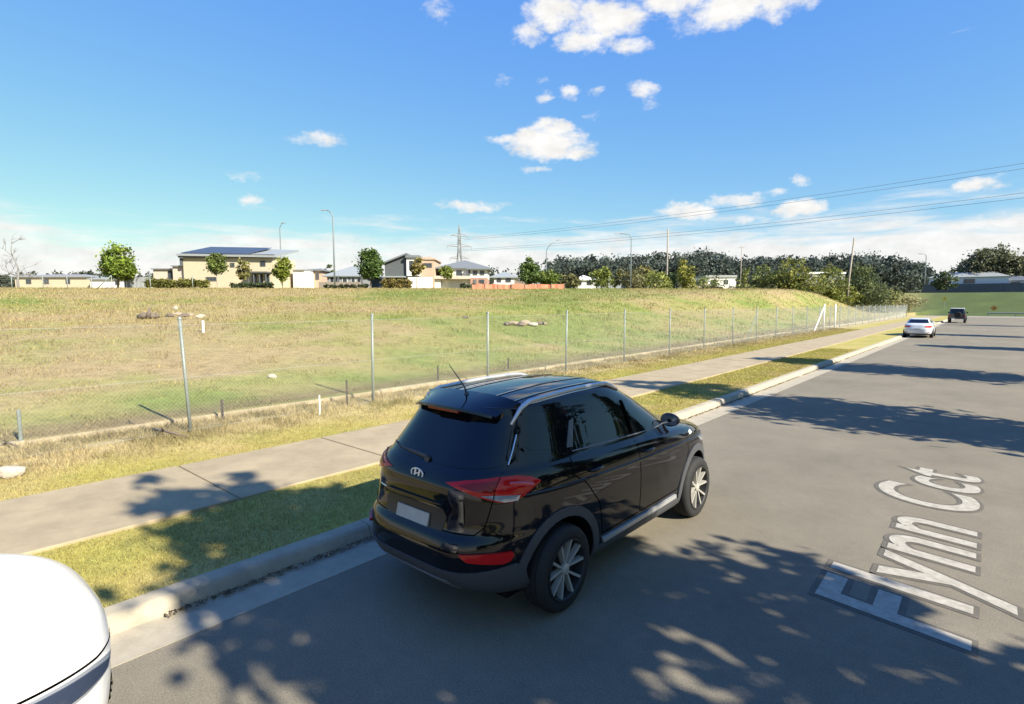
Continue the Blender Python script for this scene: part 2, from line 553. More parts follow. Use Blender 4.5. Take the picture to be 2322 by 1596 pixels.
def vz(x, y):
    """surface height of the left verge"""
    return .125 + .05 * sstep(X_FP1 - .2, X_RET, x) + .035 * (VN(x / .8, y / .8, 3) - .5) * sstep(0, .2, X_KERB - .25 - x) 
def sheet(name, x0, x1, y0, y1, dx, dy, zf, colf, m):
    xs = np.linspace(x0, x1, max(2, int(abs(x1 - x0) / dx) + 1)); ys = np.linspace(y0, y1, int((y1 - y0) / dy) + 1)
    A, B = np.meshgrid(xs, ys, indexing='ij')
    P = np.stack([A, B, zf(A, B)], -1)
    I = np.arange(A.size).reshape(A.shape)
    Q = np.stack([I[:-1, :-1], I[1:, :-1], I[1:, 1:], I[:-1, 1:]], -1).reshape(-1, 4)
    if x1 < x0: Q = Q[:, ::-1]
    o = mesh_obj(name, P, Q, m, smooth=True)
    set_color_attr(o, colf(A.ravel(), B.ravel()))
    return tag(o, kind='structure')
m_verge = mat_attr('verge_turf', nscale=9, namp=.28)
sheet('verge', X_RET, X_GUT - .695, -40, Y_END - 9, .18, .25, vz, verge_col, m_verge)
XR0 = (X_GUT + X_RK) - (X_GUT - .695)
sheet('verge', XR0, XR0 + 40, -40, Y_END - 9, .8, .8, lambda x, y: .12 + 0 * x, lambda x, y: verge_col(-x - 1, y), m_verge)

M_FP = mat('footpath_concrete', (.29, .235, .148), .9, var=.17, scale=2.1, bump=.2, bscale=50)
mb = MB()
y = -39.4
while y < Y_END - 12:
    zt = .158 + random.uniform(-.004, .004)
    mb.box(X_FP1, X_FP0, y + .008, y + 2.33 - .008, -.05, zt)
    y += 2.35
mb.box(X_FP1 + .02, X_FP0 - .02, -39, Y_END - 13, -.06, .139)
fp = mb.build('footpath', M_FP); fp['kind'] = 'structure'
bv = fp.modifiers.new('edge', 'BEVEL'); bv.width = .012; bv.segments = 2

# low pale edging at the foot of the field
M_EDGE = mat('edging_concrete', (.36, .30, .20), .9, var=.2, scale=6, bump=.3)
mb = MB(); y = -20
while y < 118:
    L_ = 2.4
    mb.box(X_RET - .07, X_RET + .05, y + .006, y + L_ - .006, -.1, .275 + random.uniform(-.012, .012))
    y += L_
ed = mb.build('edging', M_EDGE)
tag(ed, 'low pale concrete edging strip along the foot of the dry field', 'edging')

# ------------------------------------------------------------------ street name of a map overlay, laid on the road as flat lettering
M_LETTER = mat('road_paint', (.235, .215, .17), .85, col2=(.40, .375, .32), scale=11, detail=8)
M_OUTL = mat('road_paint_outline', (.095, .085, .066), .85, var=.2, scale=9)
def letters(name, off, zz, m):
    cu = bpy.data.curves.new('lettering', 'FONT')
    cu.body = 'Flynn Cct'
    cu.size = 1.0
    cu.offset = off
    cu.extrude = 0.0
    cu.space_character = 1.06
    t = bpy.data.objects.new('lettering', cu)
    C.objects.link(t)
    bpy.context.view_layer.update()
    me = bpy.data.meshes.new_from_object(t.evaluated_get(bpy.context.evaluated_depsgraph_get()))
    bpy.data.objects.remove(t); bpy.data.curves.remove(cu)
    n = len(me.vertices)
    co = np.empty(n * 3); me.vertices.foreach_get('co', co); co = co.reshape(-1, 3)
    me.materials.clear(); me.materials.append(m)
    o = bpy.data.objects.new(name, me); C.objects.link(o)
    return o, co
o1, c1 = letters('street_name_marking', 0.014, 0, M_LETTER)
o2, c2 = letters('letter_outline', 0.047, 0, M_OUTL)
capm = c1[:, 0] < .4                                         # the F: its height is the cap height
cap = c1[capm, 1].max(); x0, x1 = c1[:, 0].min(), c1[:, 0].max()
for o, co, zz in ((o1, c1, .008), (o2, c2, .004)):
    tx = (co[:, 0] - x0) / (x1 - x0); ty = co[:, 1] / cap; ty = np.where(ty < 0, ty * .8, ty)
    out = np.empty_like(co)
    out[:, 0] = -1.07 * ty - .03 * tx
    out[:, 1] = 5.22 + 5.42 * tx + .16 * ty
    out[:, 2] = zz
    o.data.vertices.foreach_set('co', out.astype(np.float32).ravel()); o.data.update()
    bm = bmesh.new(); bm.from_mesh(o.data)
    bmesh.ops.recalc_face_normals(bm, faces=bm.faces)
    for f_ in bm.faces:
        if f_.normal.z < 0: f_.normal_flip()
    bm.to_mesh(o.data); bm.free()
tag(o1, 'white painted street name lettering with dark outline on the grey asphalt', 'road marking')
o2.parent = o1

# ------------------------------------------------------------------ grass blades
def blades(name, x, y, z, h, w, col, m, lean=.5):
    n = len(x)
    a = RNG.random(n) * 2 * np.pi
    l = RNG.random(n) * 2 * np.pi
    ln = RNG.random(n) * lean * h
    P = np.empty((n, 3, 3))
    P[:, 0] = np.stack([x - np.cos(a) * w / 2, y - np.sin(a) * w / 2, z], -1)
    P[:, 1] = np.stack([x + np.cos(a) * w / 2, y + np.sin(a) * w / 2, z], -1)
    P[:, 2] = np.stack([x + np.cos(l) * ln, y + np.sin(l) * ln, z + h], -1)
    o = mesh_obj(name, P, np.arange(n * 3).reshape(n, 3), m)
    set_color_attr(o, np.repeat(col, 3, axis=0))
    return tag(o, kind='stuff')
m_blade = mat_attr('grass_blade', rough=.75, spec=.2, trans=.25)
def scatter(n, x0, x1, y0, y1, power=1.0):
    return RNG.uniform(x0, x1, n), y0 + (y1 - y0) * RNG.random(n) ** power
def vary(c, k=.22): return np.clip(c * (1 + RNG.normal(0, k, (len(c), 1))), .01, .8)
# mown verge between kerb and footpath
x, y = scatter(165000, X_FP0 - .05, X_GUT - .655, -1.5, 34, 2.0)
keep = (x > X_FP0 + .06 * (VN(y * 3, y * 0 + 4, 3) - .3)) & (x < X_GUT - .70 + .07 * (VN(y * 3 + 50, y * 0 + 9, 3) - .35))
x, y = x[keep], y[keep]
k = np.clip(np.hypot(x, y) / 7, 1, 3)
edge = np.minimum(x - X_FP0, (X_GUT - .70) - x)
blades('verge_grass', x, y, np.where((x < X_FP0) | (x > X_GUT - .70), .145, vz(x, y) - .01), RNG.uniform(.02, .055, len(x)) * (.6 + .4 * sstep(0, .15, edge)), .006 * k, vary(verge_col(x, y) * 1.02, .3), m_blade, 1.4)['label'] = 'short yellow green mown grass between kerb and footpath'
# rank dry grass between footpath and edging
x, y = scatter(170000, X_RET + .05, X_FP1 - .02, -1.5, 60, 2.0)
k = np.clip(np.hypot(x, y) / 9, 1, 4)
tall = sstep(X_FP1 - .6, X_FP1 - 2.2, x) * (VN(x / .5, y / .5, 3) > .42)
blades('dry_grass', x, y, vz(x, y) - .01, RNG.uniform(.025, .06, len(x)) + tall * RNG.uniform(.0, .13, len(x)), .007 * k, vary(verge_col(x, y) * 1.0, .28), m_blade, 1.2)['label'] = 'pale dry rank grass between footpath and fence'
# field turf, coarser as it gets farther
r = 10 + 100 * RNG.random(420000) ** 1.5
a = RNG.uniform(R(8), R(88), len(r))
x, y = -r * np.sin(a), r * np.cos(a)
ok = x < X_RET - .12
x, y, r = x[ok], y[ok], r[ok]
cl = VN(x / .7 + 5, y / .7 + 8, 3)
blades('field_grass', x, y, tz(x, y) - .01, RNG.uniform(.02, .075, len(x)) * (.45 + 1.3 * sstep(.4, .75, cl)) * np.clip(r / 16, 1, 2.2), .006 * r / 8, vary(np.where((RNG.random(len(x)) < .22)[:, None], np.array((.36, .29, .14)), turf(x, y) * 1.0), .33), m_blade, 1.1)['label'] = 'dry tan and green grass covering the vacant field'
# leaf litter and grit lying along the gutter
m_lit = mat_attr('leaf_litter', rough=.9)
n = 4200
y = -1 + 40 * RNG.random(n) ** 1.6; x = X_GUT - .44 + RNG.normal(0, .022, n)
dens = VN(x * 0 + 3, y / 1.2, 3) > .3
x, y = x[dens], y[dens]; n = len(x)
P = np.empty((n, 4, 3)); s_ = RNG.uniform(.006, .018, n); a = RNG.random(n) * 6.28
for i, (cx_, cy_) in enumerate(((-1, -.5), (1, -.5), (1, .5), (-1, .5))):
    P[:, i] = np.stack([x + s_ * (cx_ * np.cos(a) - cy_ * np.sin(a)), y + s_ * (cx_ * np.sin(a) + cy_ * np.cos(a)), .002 + RNG.random(n) * .02 + i * .003], -1)
o = mesh_obj('leaf_litter', P, np.arange(n * 4).reshape(n, 4), m_lit)
set_color_attr(o, np.repeat(vary(np.tile((.17, .13, .085), (n, 1)), .35), 4, axis=0)); tag(o, 'brown leaf litter and grit lying along the gutter', kind='stuff')

# ------------------------------------------------------------------ trees
m_leaf = mat_attr('leaves', rough=.6, spec=.3, trans=.30)
m_bark = mat('bark', (.16, .125, .09), .9, var=.3, scale=6, bump=.4)
m_bark_pale = mat('pale_bark', (.30, .27, .22), .9, var=.25, scale=6, bump=.3)
m_bark_grey = mat('grey_bark', (.17, .16, .15), .9, var=.25, scale=6)

def leaf_cloud(lobes, n, size, col, rng, clump=.22, spread=1.0, col2=None, hollow=.35):
    """leaf quads gathered in clumps through a few lobes; returns vertices, faces, colours"""
    lobes = np.asarray(lobes, float)
    vol = lobes[:, 3] * lobes[:, 4] * lobes[:, 5]
    per = max(6, int(n / 26))
    which = rng.choice(len(lobes), per, p=vol ** .75 / (vol ** .75).sum())
    d = rng.normal(size=(per, 3)); d /= np.linalg.norm(d, axis=1)[:, None]
    rad = (hollow + (1 - hollow) * rng.random(per)) ** .6
    cen = lobes[which, :3] + d * rad[:, None] * lobes[which, 3:6] * spread
    rc = np.cbrt(vol[which]) * clump * rng.uniform(.6, 1.4, per)
    cc = np.clip(rng.normal(1, .26, per), .5, 1.7)
    tint = rng.random(per)
    k = rng.integers(0, per, n)
    p = cen[k] + rng.normal(size=(n, 3)) * rc[k][:, None] * np.array((1, 1, .75)) * .75
    a = rng.normal(size=(n, 3)); a /= np.linalg.norm(a, axis=1)[:, None]
    b = np.cross(a, rng.normal(size=(n, 3))); b /= np.linalg.norm(b, axis=1)[:, None]
    s = size * rng.uniform(.6, 1.35, n)[:, None]
    a, b = a * s, b * s * .62
    V = np.stack([p - a, p - b * .9 + a * .1, p + a, p + b], 1)
    c1 = np.asarray(col, float); c2 = np.asarray(col2 if col2 is not None else col, float)
    t = tint[k][:, None]
    colr = (c1 * (1 - t) + c2 * t) * (cc[k] * rng.uniform(.85, 1.15, n))[:, None]
    return V.reshape(-1, 3), np.arange(n * 4).reshape(n, 4), np.repeat(colr, 4, axis=0)

def limb(mb, p0, d, L_, r0, r1, rng, seg=4, wob=.12, n=7):
    pts, rads = [Vector(p0)], [r0]
    d = Vector(d).normalized()
    for i in range(seg):
        d = (d + Vector(rng.normal(size=3)) * wob).normalized()
        pts.append(pts[-1] + d * (L_ / seg)); rads.append(r0 + (r1 - r0) * (i + 1) / seg)
    mb.tube(pts, rads, n)
    return pts, d

def tree(name, label, loc, h, lobes, n, leaf, col, col2=None, trunk_h=None, tr=.12, bark=None, seed=0, group=None, clump=.22, cat='tree', nlimb=5, hollow=.35):
    rng = np.random.default_rng(1000 + seed)
    root = empty(name, loc, 0, label, cat, group)
    lob = [(a * h, b * h, c * h, d * h, e * h, f * h) for a, b, c, d, e, f in lobes]
    th = (trunk_h or .35) * h
    mb = MB()
    pts, d = limb(mb, (0, 0, -.3), (0, 0, 1), th + .3, tr, tr * .62, rng, 5, .05)
    top = pts[-1]
    for i in range(nlimb):
        lo = lob[i % len(lob)]
        tgt = Vector(lo[:3]) + Vector(rng.normal(size=3)) * min(lo[3:6]) * .5
        dd = tgt - top
        limb(mb, top - Vector((0, 0, .02 * h * (i % 3))), dd, dd.length, tr * .5, tr * .1, rng, 4, .12, 6)
    mb.build('trunk', bark or m_bark, root, smooth=True)
    V, Fc, colr = leaf_cloud(lob, n, leaf, col, rng, clump, col2=col2, hollow=hollow)
    cr = mesh_obj('crown', V, Fc, m_leaf, root)
    set_color_attr(cr, colr)
    return root

BALL = [(0, 0, .68, .26, .26, .27), (-.1, .05, .6, .2, .2, .18), (.12, -.04, .74, .18, .18, .18)]
OVAL = [(0, 0, .58, .2, .2, .34), (.05, 0, .74, .14, .14, .2), (-.06, .03, .45, .17, .17, .2)]
CONE = [(0, 0, .36, .26, .26, .2), (0, 0, .56, .19, .19, .2), (0, 0, .78, .11, .11, .2)]
WIDE = [(-.22, 0, .46, .3, .26, .22), (.18, 0, .62, .32, .28, .34), (.0, .1, .4, .3, .3, .2), (.30, 0, .42, .22, .2, .2)]
G_MID, G_DARK, G_YEL, G_OLV = (.075, .115, .022), (.045, .075, .020), (.155, .175, .030), (.115, .110, .040)

# street trees on the right-hand verge: they stand beside the frame and throw the long shadows over the road
SHT = [  # y, height, crown
    (3.45, 10.9, [(-.02, .0, .65, .19, .175, .16), (.02, -.045, .78, .14, .125, .15), (0, .13, .47, .12, .11, .08), (-.08, -.10, .48, .11, .10, .08), (.06, .01, .42, .11, .09, .06), (0, -.075, .89, .10, .09, .10), (0, .05, .66, .12, .12, .12)]),
    (15.0, 11.0, [(0, 0, .55, .18, .19, .24), (0, .02, .74, .14, .15, .2), (0, .0, .89, .09, .10, .12), (0, -.03, .40, .15, .16, .11)]),
    (25.7, 10.4, [(0, 0, .55, .18, .18, .25), (0, .02, .74, .14, .14, .2), (0, .0, .88, .09, .09, .12)]),
    (41.8, 7.4, [(0, 0, .55, .18, .18, .25), (0, .02, .76, .13, .13, .2)]),
    (57.0, 8.6, [(0, 0, .55, .16, .16, .25), (0, .02, .78, .12, .12, .2)]),
    (83.0, 8.0, [(0, 0, .55, .18, .18, .25), (0, .02, .78, .12, .12, .2)]),
]
for i, (y, h, lob) in enumerate(SHT):
    tree('street_tree', ['dense bushy street tree on the right verge beside the painted street name', 'tall narrow street tree on the right verge past the black car',
         'narrow street tree on the right verge, third along the road', 'small street tree on the right verge before the white saloon', 'slim street tree on the right verge beside the white saloon',
         'street tree on the right verge near the dark off-roader'][i],
         (6.3, y, .1), h, lob, (9500 if i < 1 else 8000) if i < 2 else 4200, .14 if i < 2 else .19, G_MID, G_DARK, .3, .14, None, 40 + i, 'street trees along the right verge', clump=.14 if i < 2 else .2, nlimb=9, hollow=.15)

def base(u, depth, v=650):
    p = at(u, v, depth)
    return Vector((p.x, p.y, tzs(p.x, p.y)))

def bg_tree(u, vtop, depth, lobes, n, leaf, col, col2, label, name='street_tree', group='trees beyond the field', seed=0, **k):
    b = base(u, depth)
    h = at(u, vtop, depth).z - b.z
    return tree(name, label, b, h, lobes, n, leaf, col, col2, seed=seed, group=group, **k)

TR = [
 (268, 551, 80, WIDE, 3600, .17, (.12, .16, .02), (.085, .13, .02), 'broad bright green spreading tree left of the cream house', dict(trunk_h=.3, tr=.16, nlimb=8)),
 (493, 572, 79, [(0, 0, .68, .26, .26, .25), (.02, 0, .78, .2, .2, .18), (-.14, 0, .58, .13, .13, .13)], 1700, .15, (.10, .125, .03), (.07, .095, .025), 'round headed green tree on a pale stem before the cream house wall', dict(trunk_h=.45, tr=.08, bark=m_bark_pale)),
 (555, 583, 80, OVAL, 600, .15, (.14, .13, .04), (.10, .10, .035), 'thin olive sapling in the middle of the cream house front', dict(trunk_h=.4, tr=.06)),
 (641, 578, 79, [(0, 0, .58, .24, .24, .34), (.05, 0, .72, .18, .18, .2), (-.08, 0, .5, .2, .2, .2)], 1500, .15, (.15, .17, .025), (.10, .13, .02), 'bright yellow green tree at the right corner of the cream house', dict(trunk_h=.3, tr=.08)),
 (748, 596, 100, OVAL, 350, .2, (.06, .085, .03), None, 'small dark tree behind the grey hip roofed bungalow', dict()),
 (840, 562, 80, [(0, 0, .58, .27, .27, .32), (0, 0, .8, .2, .2, .18), (.08, 0, .42, .24, .24, .18)], 2600, .16, (.06, .095, .022), (.04, .07, .018), 'dense dark green oval tree between the bungalow and the modern house', dict(trunk_h=.25, tr=.1)),
 (945, 586, 79, [(.12, 0, .78, .2, .2, .2), (-.1, 0, .62, .16, .16, .16), (.1, 0, .6, .14, .14, .16)], 900, .14, (.16, .15, .04), (.13, .10, .035), 'thin two headed olive and russet tree before the modern house', dict(trunk_h=.45, tr=.06)),
 (1012, 599, 79, BALL, 900, .14, (.14, .155, .03), (.10, .125, .025), 'small round green tree in front of the hip roofed two storey house', dict(trunk_h=.35, tr=.06)),
 (1201, 581, 95, [(0, 0, .5, .33, .33, .3), (0, 0, .72, .24, .24, .24), (.05, 0, .38, .36, .36, .2)], 2000, .18, (.075, .105, .025), (.05, .08, .02), 'dense green cone shaped tree right of the hip roofed houses', dict(trunk_h=.2, tr=.1)),
 (1246, 606, 92, [(0, 0, .5, .45, .4, .36)], 900, .17, (.10, .125, .025), (.07, .10, .02), 'low round green tree beside the dense cone shaped one', dict(trunk_h=.2)),
 (1292, 614, 95, [(0, 0, .45, .6, .45, .32)], 700, .17, (.13, .12, .05), (.10, .10, .04), 'low straggling olive shrub past the end of the orange barrier', dict(trunk_h=.15)),
 (1362, 600, 105, [(0, 0, .55, .42, .38, .32), (.1, 0, .72, .25, .25, .2)], 1100, .18, (.14, .155, .035), (.10, .125, .03), 'round yellow green tree before the dark wood', dict(trunk_h=.3)),
 (1397, 606, 106, OVAL, 420, .18, (.12, .12, .04), None, 'slim olive tree touching the round yellow green one', dict()),
 (1434, 590, 104, [(0, 0, .5, .3, .3, .36), (-.14, 0, .42, .24, .24, .24)], 1000, .17, (.12, .115, .05), (.09, .09, .04), 'tall grey olive tree behind the long armed street lamp', dict()),
 (1460, 594, 110, OVAL, 800, .18, (.16, .145, .045), (.12, .11, .04), 'tall ochre tree right of the long armed street lamp', dict()),
 (1490, 608, 104, [(0, 0, .55, .42, .38, .36)], 800, .17, (.15, .165, .04), (.11, .13, .03), 'bushy light green tree left of the first timber pole', dict()),
 (1519, 612, 106, OVAL, 500, .18, (.055, .08, .03), None, 'small dark green tree at the foot of the first timber pole', dict()),
 (1550, 584, 105, [(0, 0, .6, .22, .22, .34), (.08, 0, .42, .2, .2, .28)], 1200, .17, (.17, .165, .03), (.12, .13, .03), 'upright yellow tree right of the first timber pole', dict()),
 (1612, 608, 112, [(0, 0, .55, .4, .36, .34)], 650, .18, (.12, .135, .04), (.09, .11, .03), 'small green tree left of the flat white building', dict()),
 (1686, 602, 104, CONE, 500, .17, (.125, .14, .04), None, 'thin light green pyramid tree right of the flat white building', dict()),
 (1725, 590, 108, [(0, 0, .45, .24, .24, .3), (0, 0, .68, .17, .17, .26)], 1000, .17, (.11, .125, .04), (.075, .095, .03), 'tall narrow green tree left of the big golden topped one', dict()),
 (1795, 588, 104, [(.0, 0, .72, .30, .26, .28), (-.24, 0, .48, .34, .3, .3), (.30, 0, .42, .34, .3, .3), (.0, 0, .32, .5, .36, .28)], 5200, .18, (.16, .155, .03), (.065, .085, .025), 'big bushy tree with a golden top at the field edge', dict(tr=.12)),
 (1884, 600, 105, [(0, 0, .62, .28, .26, .36), (.12, 0, .36, .38, .34, .28), (-.12, 0, .36, .34, .3, .28)], 3600, .17, (.16, .16, .03), (.09, .115, .03), 'conical yellow green tree left of the tall power pole', dict(tr=.1)),
 (1952, 598, 106, [(0, 0, .62, .26, .26, .36), (.18, 0, .40, .32, .3, .3), (-.18, 0, .34, .32, .3, .28)], 3800, .17, (.09, .105, .035), (.05, .07, .035), 'dark bluish green tree right of the tall power pole', dict(tr=.1)),
 (2142, 612, 170, [(0, 0, .55, .5, .4, .4)], 700, .3, (.045, .06, .025), None, 'dark bush left of the pale blue building on the rise', dict()),
 (2243, 557, 185, [(-.06, 0, .62, .44, .35, .32), (-.40, 0, .46, .3, .26, .24), (.32, 0, .55, .34, .3, .28), (0, 0, .4, .56, .4, .26), (0, 0, .72, .36, .3, .26)], 5200, .36, (.115, .115, .06), (.07, .078, .045), 'large spreading grey green tree above the pale blue building', dict(tr=.3, nlimb=9)),
 (2318, 574, 180, [(0, 0, .55, .42, .35, .36), (.2, 0, .4, .42, .35, .3)], 2200, .36, (.085, .09, .045), (.055, .06, .032), 'grey green tree at the right edge above the hill houses', dict(tr=.25)),
 (2020, 654, 112, [(0, 0, .5, .9, .7, .45)], 900, .2, (.15, .135, .055), None, 'low straw coloured shrub right of the dark bluish tree', dict(tr=.05)),
 (1990, 644, 108, [(0, 0, .5, .7, .6, .5)], 1000, .18, (.10, .115, .035), None, 'low green shrub right beside the dark bluish tree', dict(tr=.05)),
 (2055, 672, 118, [(0, 0, .5, 1.2, .8, .4)], 300, .18, (.13, .115, .06), None, 'low grey brown scrub at the end of the field fence', dict(tr=.04)),
]
for i, (u, vt, d, lob, n, lf, c1, c2, label, kw) in enumerate(TR):
    nm = 'shrub' if 'shrub' in label or 'scrub' in label or 'bush left' in label else 'tree'
    bg_tree(u, vt, d, lob, int(n * 1.7), lf * 1.2, np.array(c1) * 1.45, None if c2 is None else np.array(c2) * 1.45, label, nm, seed=i, cat='shrub' if nm == 'shrub' else 'tree', **kw)

# leafless tree at the left edge
def bare_tree(loc, h):
    rng = np.random.default_rng(77)
    root = empty('bare_tree', loc, 0, 'leafless grey tree standing at the left end of the field crest', 'tree', 'trees beyond the field')
    mb = MB(); tw = mb
    def grow(m, p, d, L_, r, lvl):
        pts, dd = limb(m, p, d, L_, r, r * .6, rng, 4, .12, 6)
        if lvl == 0: return
        for _ in range(3 if lvl > 1 else 4):
            nd_ = (dd + Vector(rng.normal(size=3)) * .55 + Vector((0, 0, .15))).normalized()
            grow(tw if lvl < 3 else m, pts[-1 if rng.random() < .6 else -2], nd_, L_ * rng.uniform(.6, .85), r * .55, lvl - 1)
    grow(mb, (0, 0, -.3), (-.06, 0, 1), h * .36, .2, 4)
    mb.build('trunk', m_bark_grey, root, smooth=True)
bb = base(42, 92)
bare_tree(bb, at(42, 524, 92).z - bb.z)

# far woods
m_wood = mat_attr('far_leaves', rough=1.0, spec=0.0, trans=.2)
def wood(name, label, prof, depth, thick, n, size, col, col2, seed):
    rng = np.random.default_rng(seed)
    us, vs = np.array([p[0] for p in prof], float), np.array([p[1] for p in prof], float)
    Vs, Fs, Cs = [], [], []
    b = 0
    for k in range(n):
        u = rng.uniform(us[0], us[-1])
        vt = np.interp(u, us, vs) + abs(rng.normal(0, 5)) * (k % 3)
        d = depth + rng.uniform(-thick, thick)
        top = at(u, vt, d)
        z0 = tzs(top.x, top.y)
        h = max(top.z - z0, 3)
        w = rng.uniform(.28, .42) * min(h, 20)
        lob = [(top.x, top.y, top.z - w * .7, w, w, w * .75), (top.x + rng.normal() * w * .5, top.y, z0 + h * .45, w * 1.1, w * 1.1, h * .42)]
        V, Fc, cl = leaf_cloud(lob, 240, size, np.array(col) * rng.uniform(.8, 1.2), rng, .26, col2=col2)
        Vs.append(V); Fs.append(Fc + b); Cs.append(cl); b += len(V)
    o = mesh_obj(name, np.concatenate(Vs), np.concatenate(Fs), m_wood)
    set_color_attr(o, np.concatenate(Cs))
    tag(o, label, kind='stuff')
wood('distant_wood', 'dark wood along the horizon to the right', [(1255, 592), (1290, 584), (1330, 582), (1400, 587), (1450, 580), (1520, 577), (1560, 574), (1600, 568), (1635, 577), (1680, 590), (1720, 586), (1760, 579), (1790, 588), (1825, 584),
     (1880, 580), (1950, 577), (2020, 583), (2060, 592), (2090, 606), (2108, 628)], 300, 40, 420, .75, (.070, .088, .080), (.086, .104, .084), 5)  # leaf colours lightened to imitate distance haze
wood('distant_wood', 'thin far tree line behind the roofs at the left', [(-40, 619), (60, 617), (100, 621), (160, 613), (215, 616), (330, 622), (660, 625), (730, 620), (1110, 612), (1150, 616), (1260, 606)], 330, 50, 150, .8, (.045, .055, .04), (.06, .07, .05), 6)

# unseen belt of trees added to darken the car's reflections and the skylight
gt0 = None
for i in range(12):
    y = -16 + i * 6.2
    if gt0 is None:
        gt0 = tree('garden_tree', 'bushy garden tree in the belt on the far side of the road', (16.5, y, .1), 6.0, [(0, 0, .5, .45, .62, .5), (.1, .2, .6, .3, .4, .4)], 2600, .30, G_MID, G_DARK, .2, .12, None, 90, 'garden trees on the far side of the road', nlimb=6)
    else:
        c = copy_thing(gt0); c.location = (16.5 + random.uniform(-.8, .8), y, .1); c.rotation_euler = (0, 0, math.pi * (i % 2)); c.scale = (1, 1, random.uniform(.85, 1.12))

# ------------------------------------------------------------------ chain wire fence along the foot of the field
M_GALV = mat('galvanised_steel', (.22, .25, .23), .55, metal=.3, var=.12, scale=8)
M_WIRE = mat('fence_wire', (.33, .35, .33), .55, metal=.3)
M_DARKPOST = mat('weathered_steel', (.09, .075, .06), .8, var=.3, scale=10)
M_WHITE = mat('white_plastic', (.72, .71, .68), .6, var=.05, scale=10)
FZ = .16
def fence_y(u):                       # y at which the sight line through column u crosses the fence line
    d = ray_dir(u, 800); return X_FENCE / d.x * d.y
py_ = [-1.0] + [fence_y(u) for u in (424, 843, 1105, 1283, 1415, 1517, 1595)]
while py_[-1] < 116: py_.append(py_[-1] + 4.2)
fence = empty('chain_wire_fence', (X_FENCE, 0, FZ), 0, 'long galvanised chain wire fence between the footpath and the dry field', 'fence')
def post_bm(lean, h=2.14, r=.032):
    mb = MB(); mb.tube([(0, 0, -.2), (lean[0] * h, lean[1] * h, h)], r, 8)
    mb.lathe([(r * 1.25, -.01), (r * 1.2, .025), (0.001, .04)], 8, c=(lean[0] * h, lean[1] * h, h))
    return mb
LEANS = {1: (-.03, -.035), 2: (.0, .012)}
for i, y in enumerate(py_):
    lean = LEANS.get(i, (random.gauss(0, .006), random.gauss(0, .008)))
    p = post_bm(lean).build('post', M_GALV, fence, smooth=True); p.location = (0, y, 0)
    if i in (9, 17):
        b = MB(); b.tube([(0, y - 1.75, 0), (0, y - .03, 1.75)], .026, 7); b.build('brace', M_GALV, fence, smooth=True)
yg = fence_y(1862)
for sgn in (0, 1):
    b = MB(); b.tube([(.05, yg + sgn * 4.6, -.1), (.05, yg + sgn * 4.6, 2.3)], .06, 8); b.build('gate_post', M_WHITE, fence, smooth=True)
b = MB(); b.tube([(.05, yg - 3.4, 0), (.05, yg - .4, 1.9), (.05, yg, 2.0)], .055, 8); b.build('brace', M_WHITE, fence, smooth=True)
# woven wire: two families of straight diagonals plus three line wires, every one a real strand
mb_v, mb_f = [], []
H_ = 2.0; pitch = .075; y0, y1 = -1.0, py_[-1]
def strands(yb, dy, zb=.03, zt=2.03):
    n = len(yb)
    r = np.full(n, .0019)
    P = np.empty((n, 6, 3))
    for k in range(3):
        a = 2 * np.pi * k / 3
        P[:, k] = np.stack([np.cos(a) * r, yb + np.sin(a) * r, np.full(n, zb)], -1)
        P[:, 3 + k] = np.stack([np.cos(a) * r, yb + dy + np.sin(a) * r, np.full(n, zt)], -1)
    return P
yb = np.arange(y0, y1 - 2.0, pitch)
P = np.concatenate([strands(yb, 2.0), strands(yb + 2.0, -2.0)])
P[:, :, 0] += np.where(np.arange(len(P)) < len(yb), .002, -.002)[:, None] + .034
n = len(P)
I = np.arange(n * 6).reshape(n, 6)
Q = np.concatenate([I[:, [0, 1, 4, 3]], I[:, [1, 2, 5, 4]], I[:, [2, 0, 3, 5]]])
wm = mesh_obj('wire_mesh', P, Q, M_WIRE, fence)
mb = MB()
for z in (.05, 1.05, 2.03):
    mb.tube([(.038, y0, z)] + [(.038, y, z + random.gauss(0, .006)) for y in py_[1:]], .0028, 4)
mb.build('line_wire', M_WIRE, fence)

# short stakes and bits along the edging
STK = [(505, 950, 906, .03, M_DARKPOST, 'short dark rusty stake right of the nearest tall fence post'), (787, 915, 862, .025, M_DARKPOST, 'thin dark steel picket just left of the second tall fence post'),
       (993, 868, 830, .03, M_DARKPOST, 'short black stake left of the third tall fence post'), (1152, 842, 812, .03, M_DARKPOST, 'short dark stake right of the third tall fence post'),
       (725, 938, 896, .02, M_WHITE, 'thin white marker stake on the straw verge before the second post'), (48, 1008, 930, .04, M_GALV, 'short pale grey stub post at the left edge of the photo')]
for u, vb, vt, r, m, label in STK:
    p = hit(u, vb, .2)
    dist = (p - Vector((0, 0, CAMH))).dot(FW)
    h = (vb - vt) / F * dist * 1.02
    mb = MB()
    if m is M_DARKPOST:                                  # star picket: three fins
        for k in range(3):
            mb.box(-.004, .004, 0, r * 1.1, -.3, h, Matrix.Rotation(2.094 * k + .4, 4, 'Z'))
    else:
        mb.lathe([(r * .75, -.3), (r * .75, h - .02), (r * .6, h), (.001, h)], 8)
    o = mb.build('marker_stake', m); o.location = p
    tag(o, label, 'stake', 'stakes along the edging')

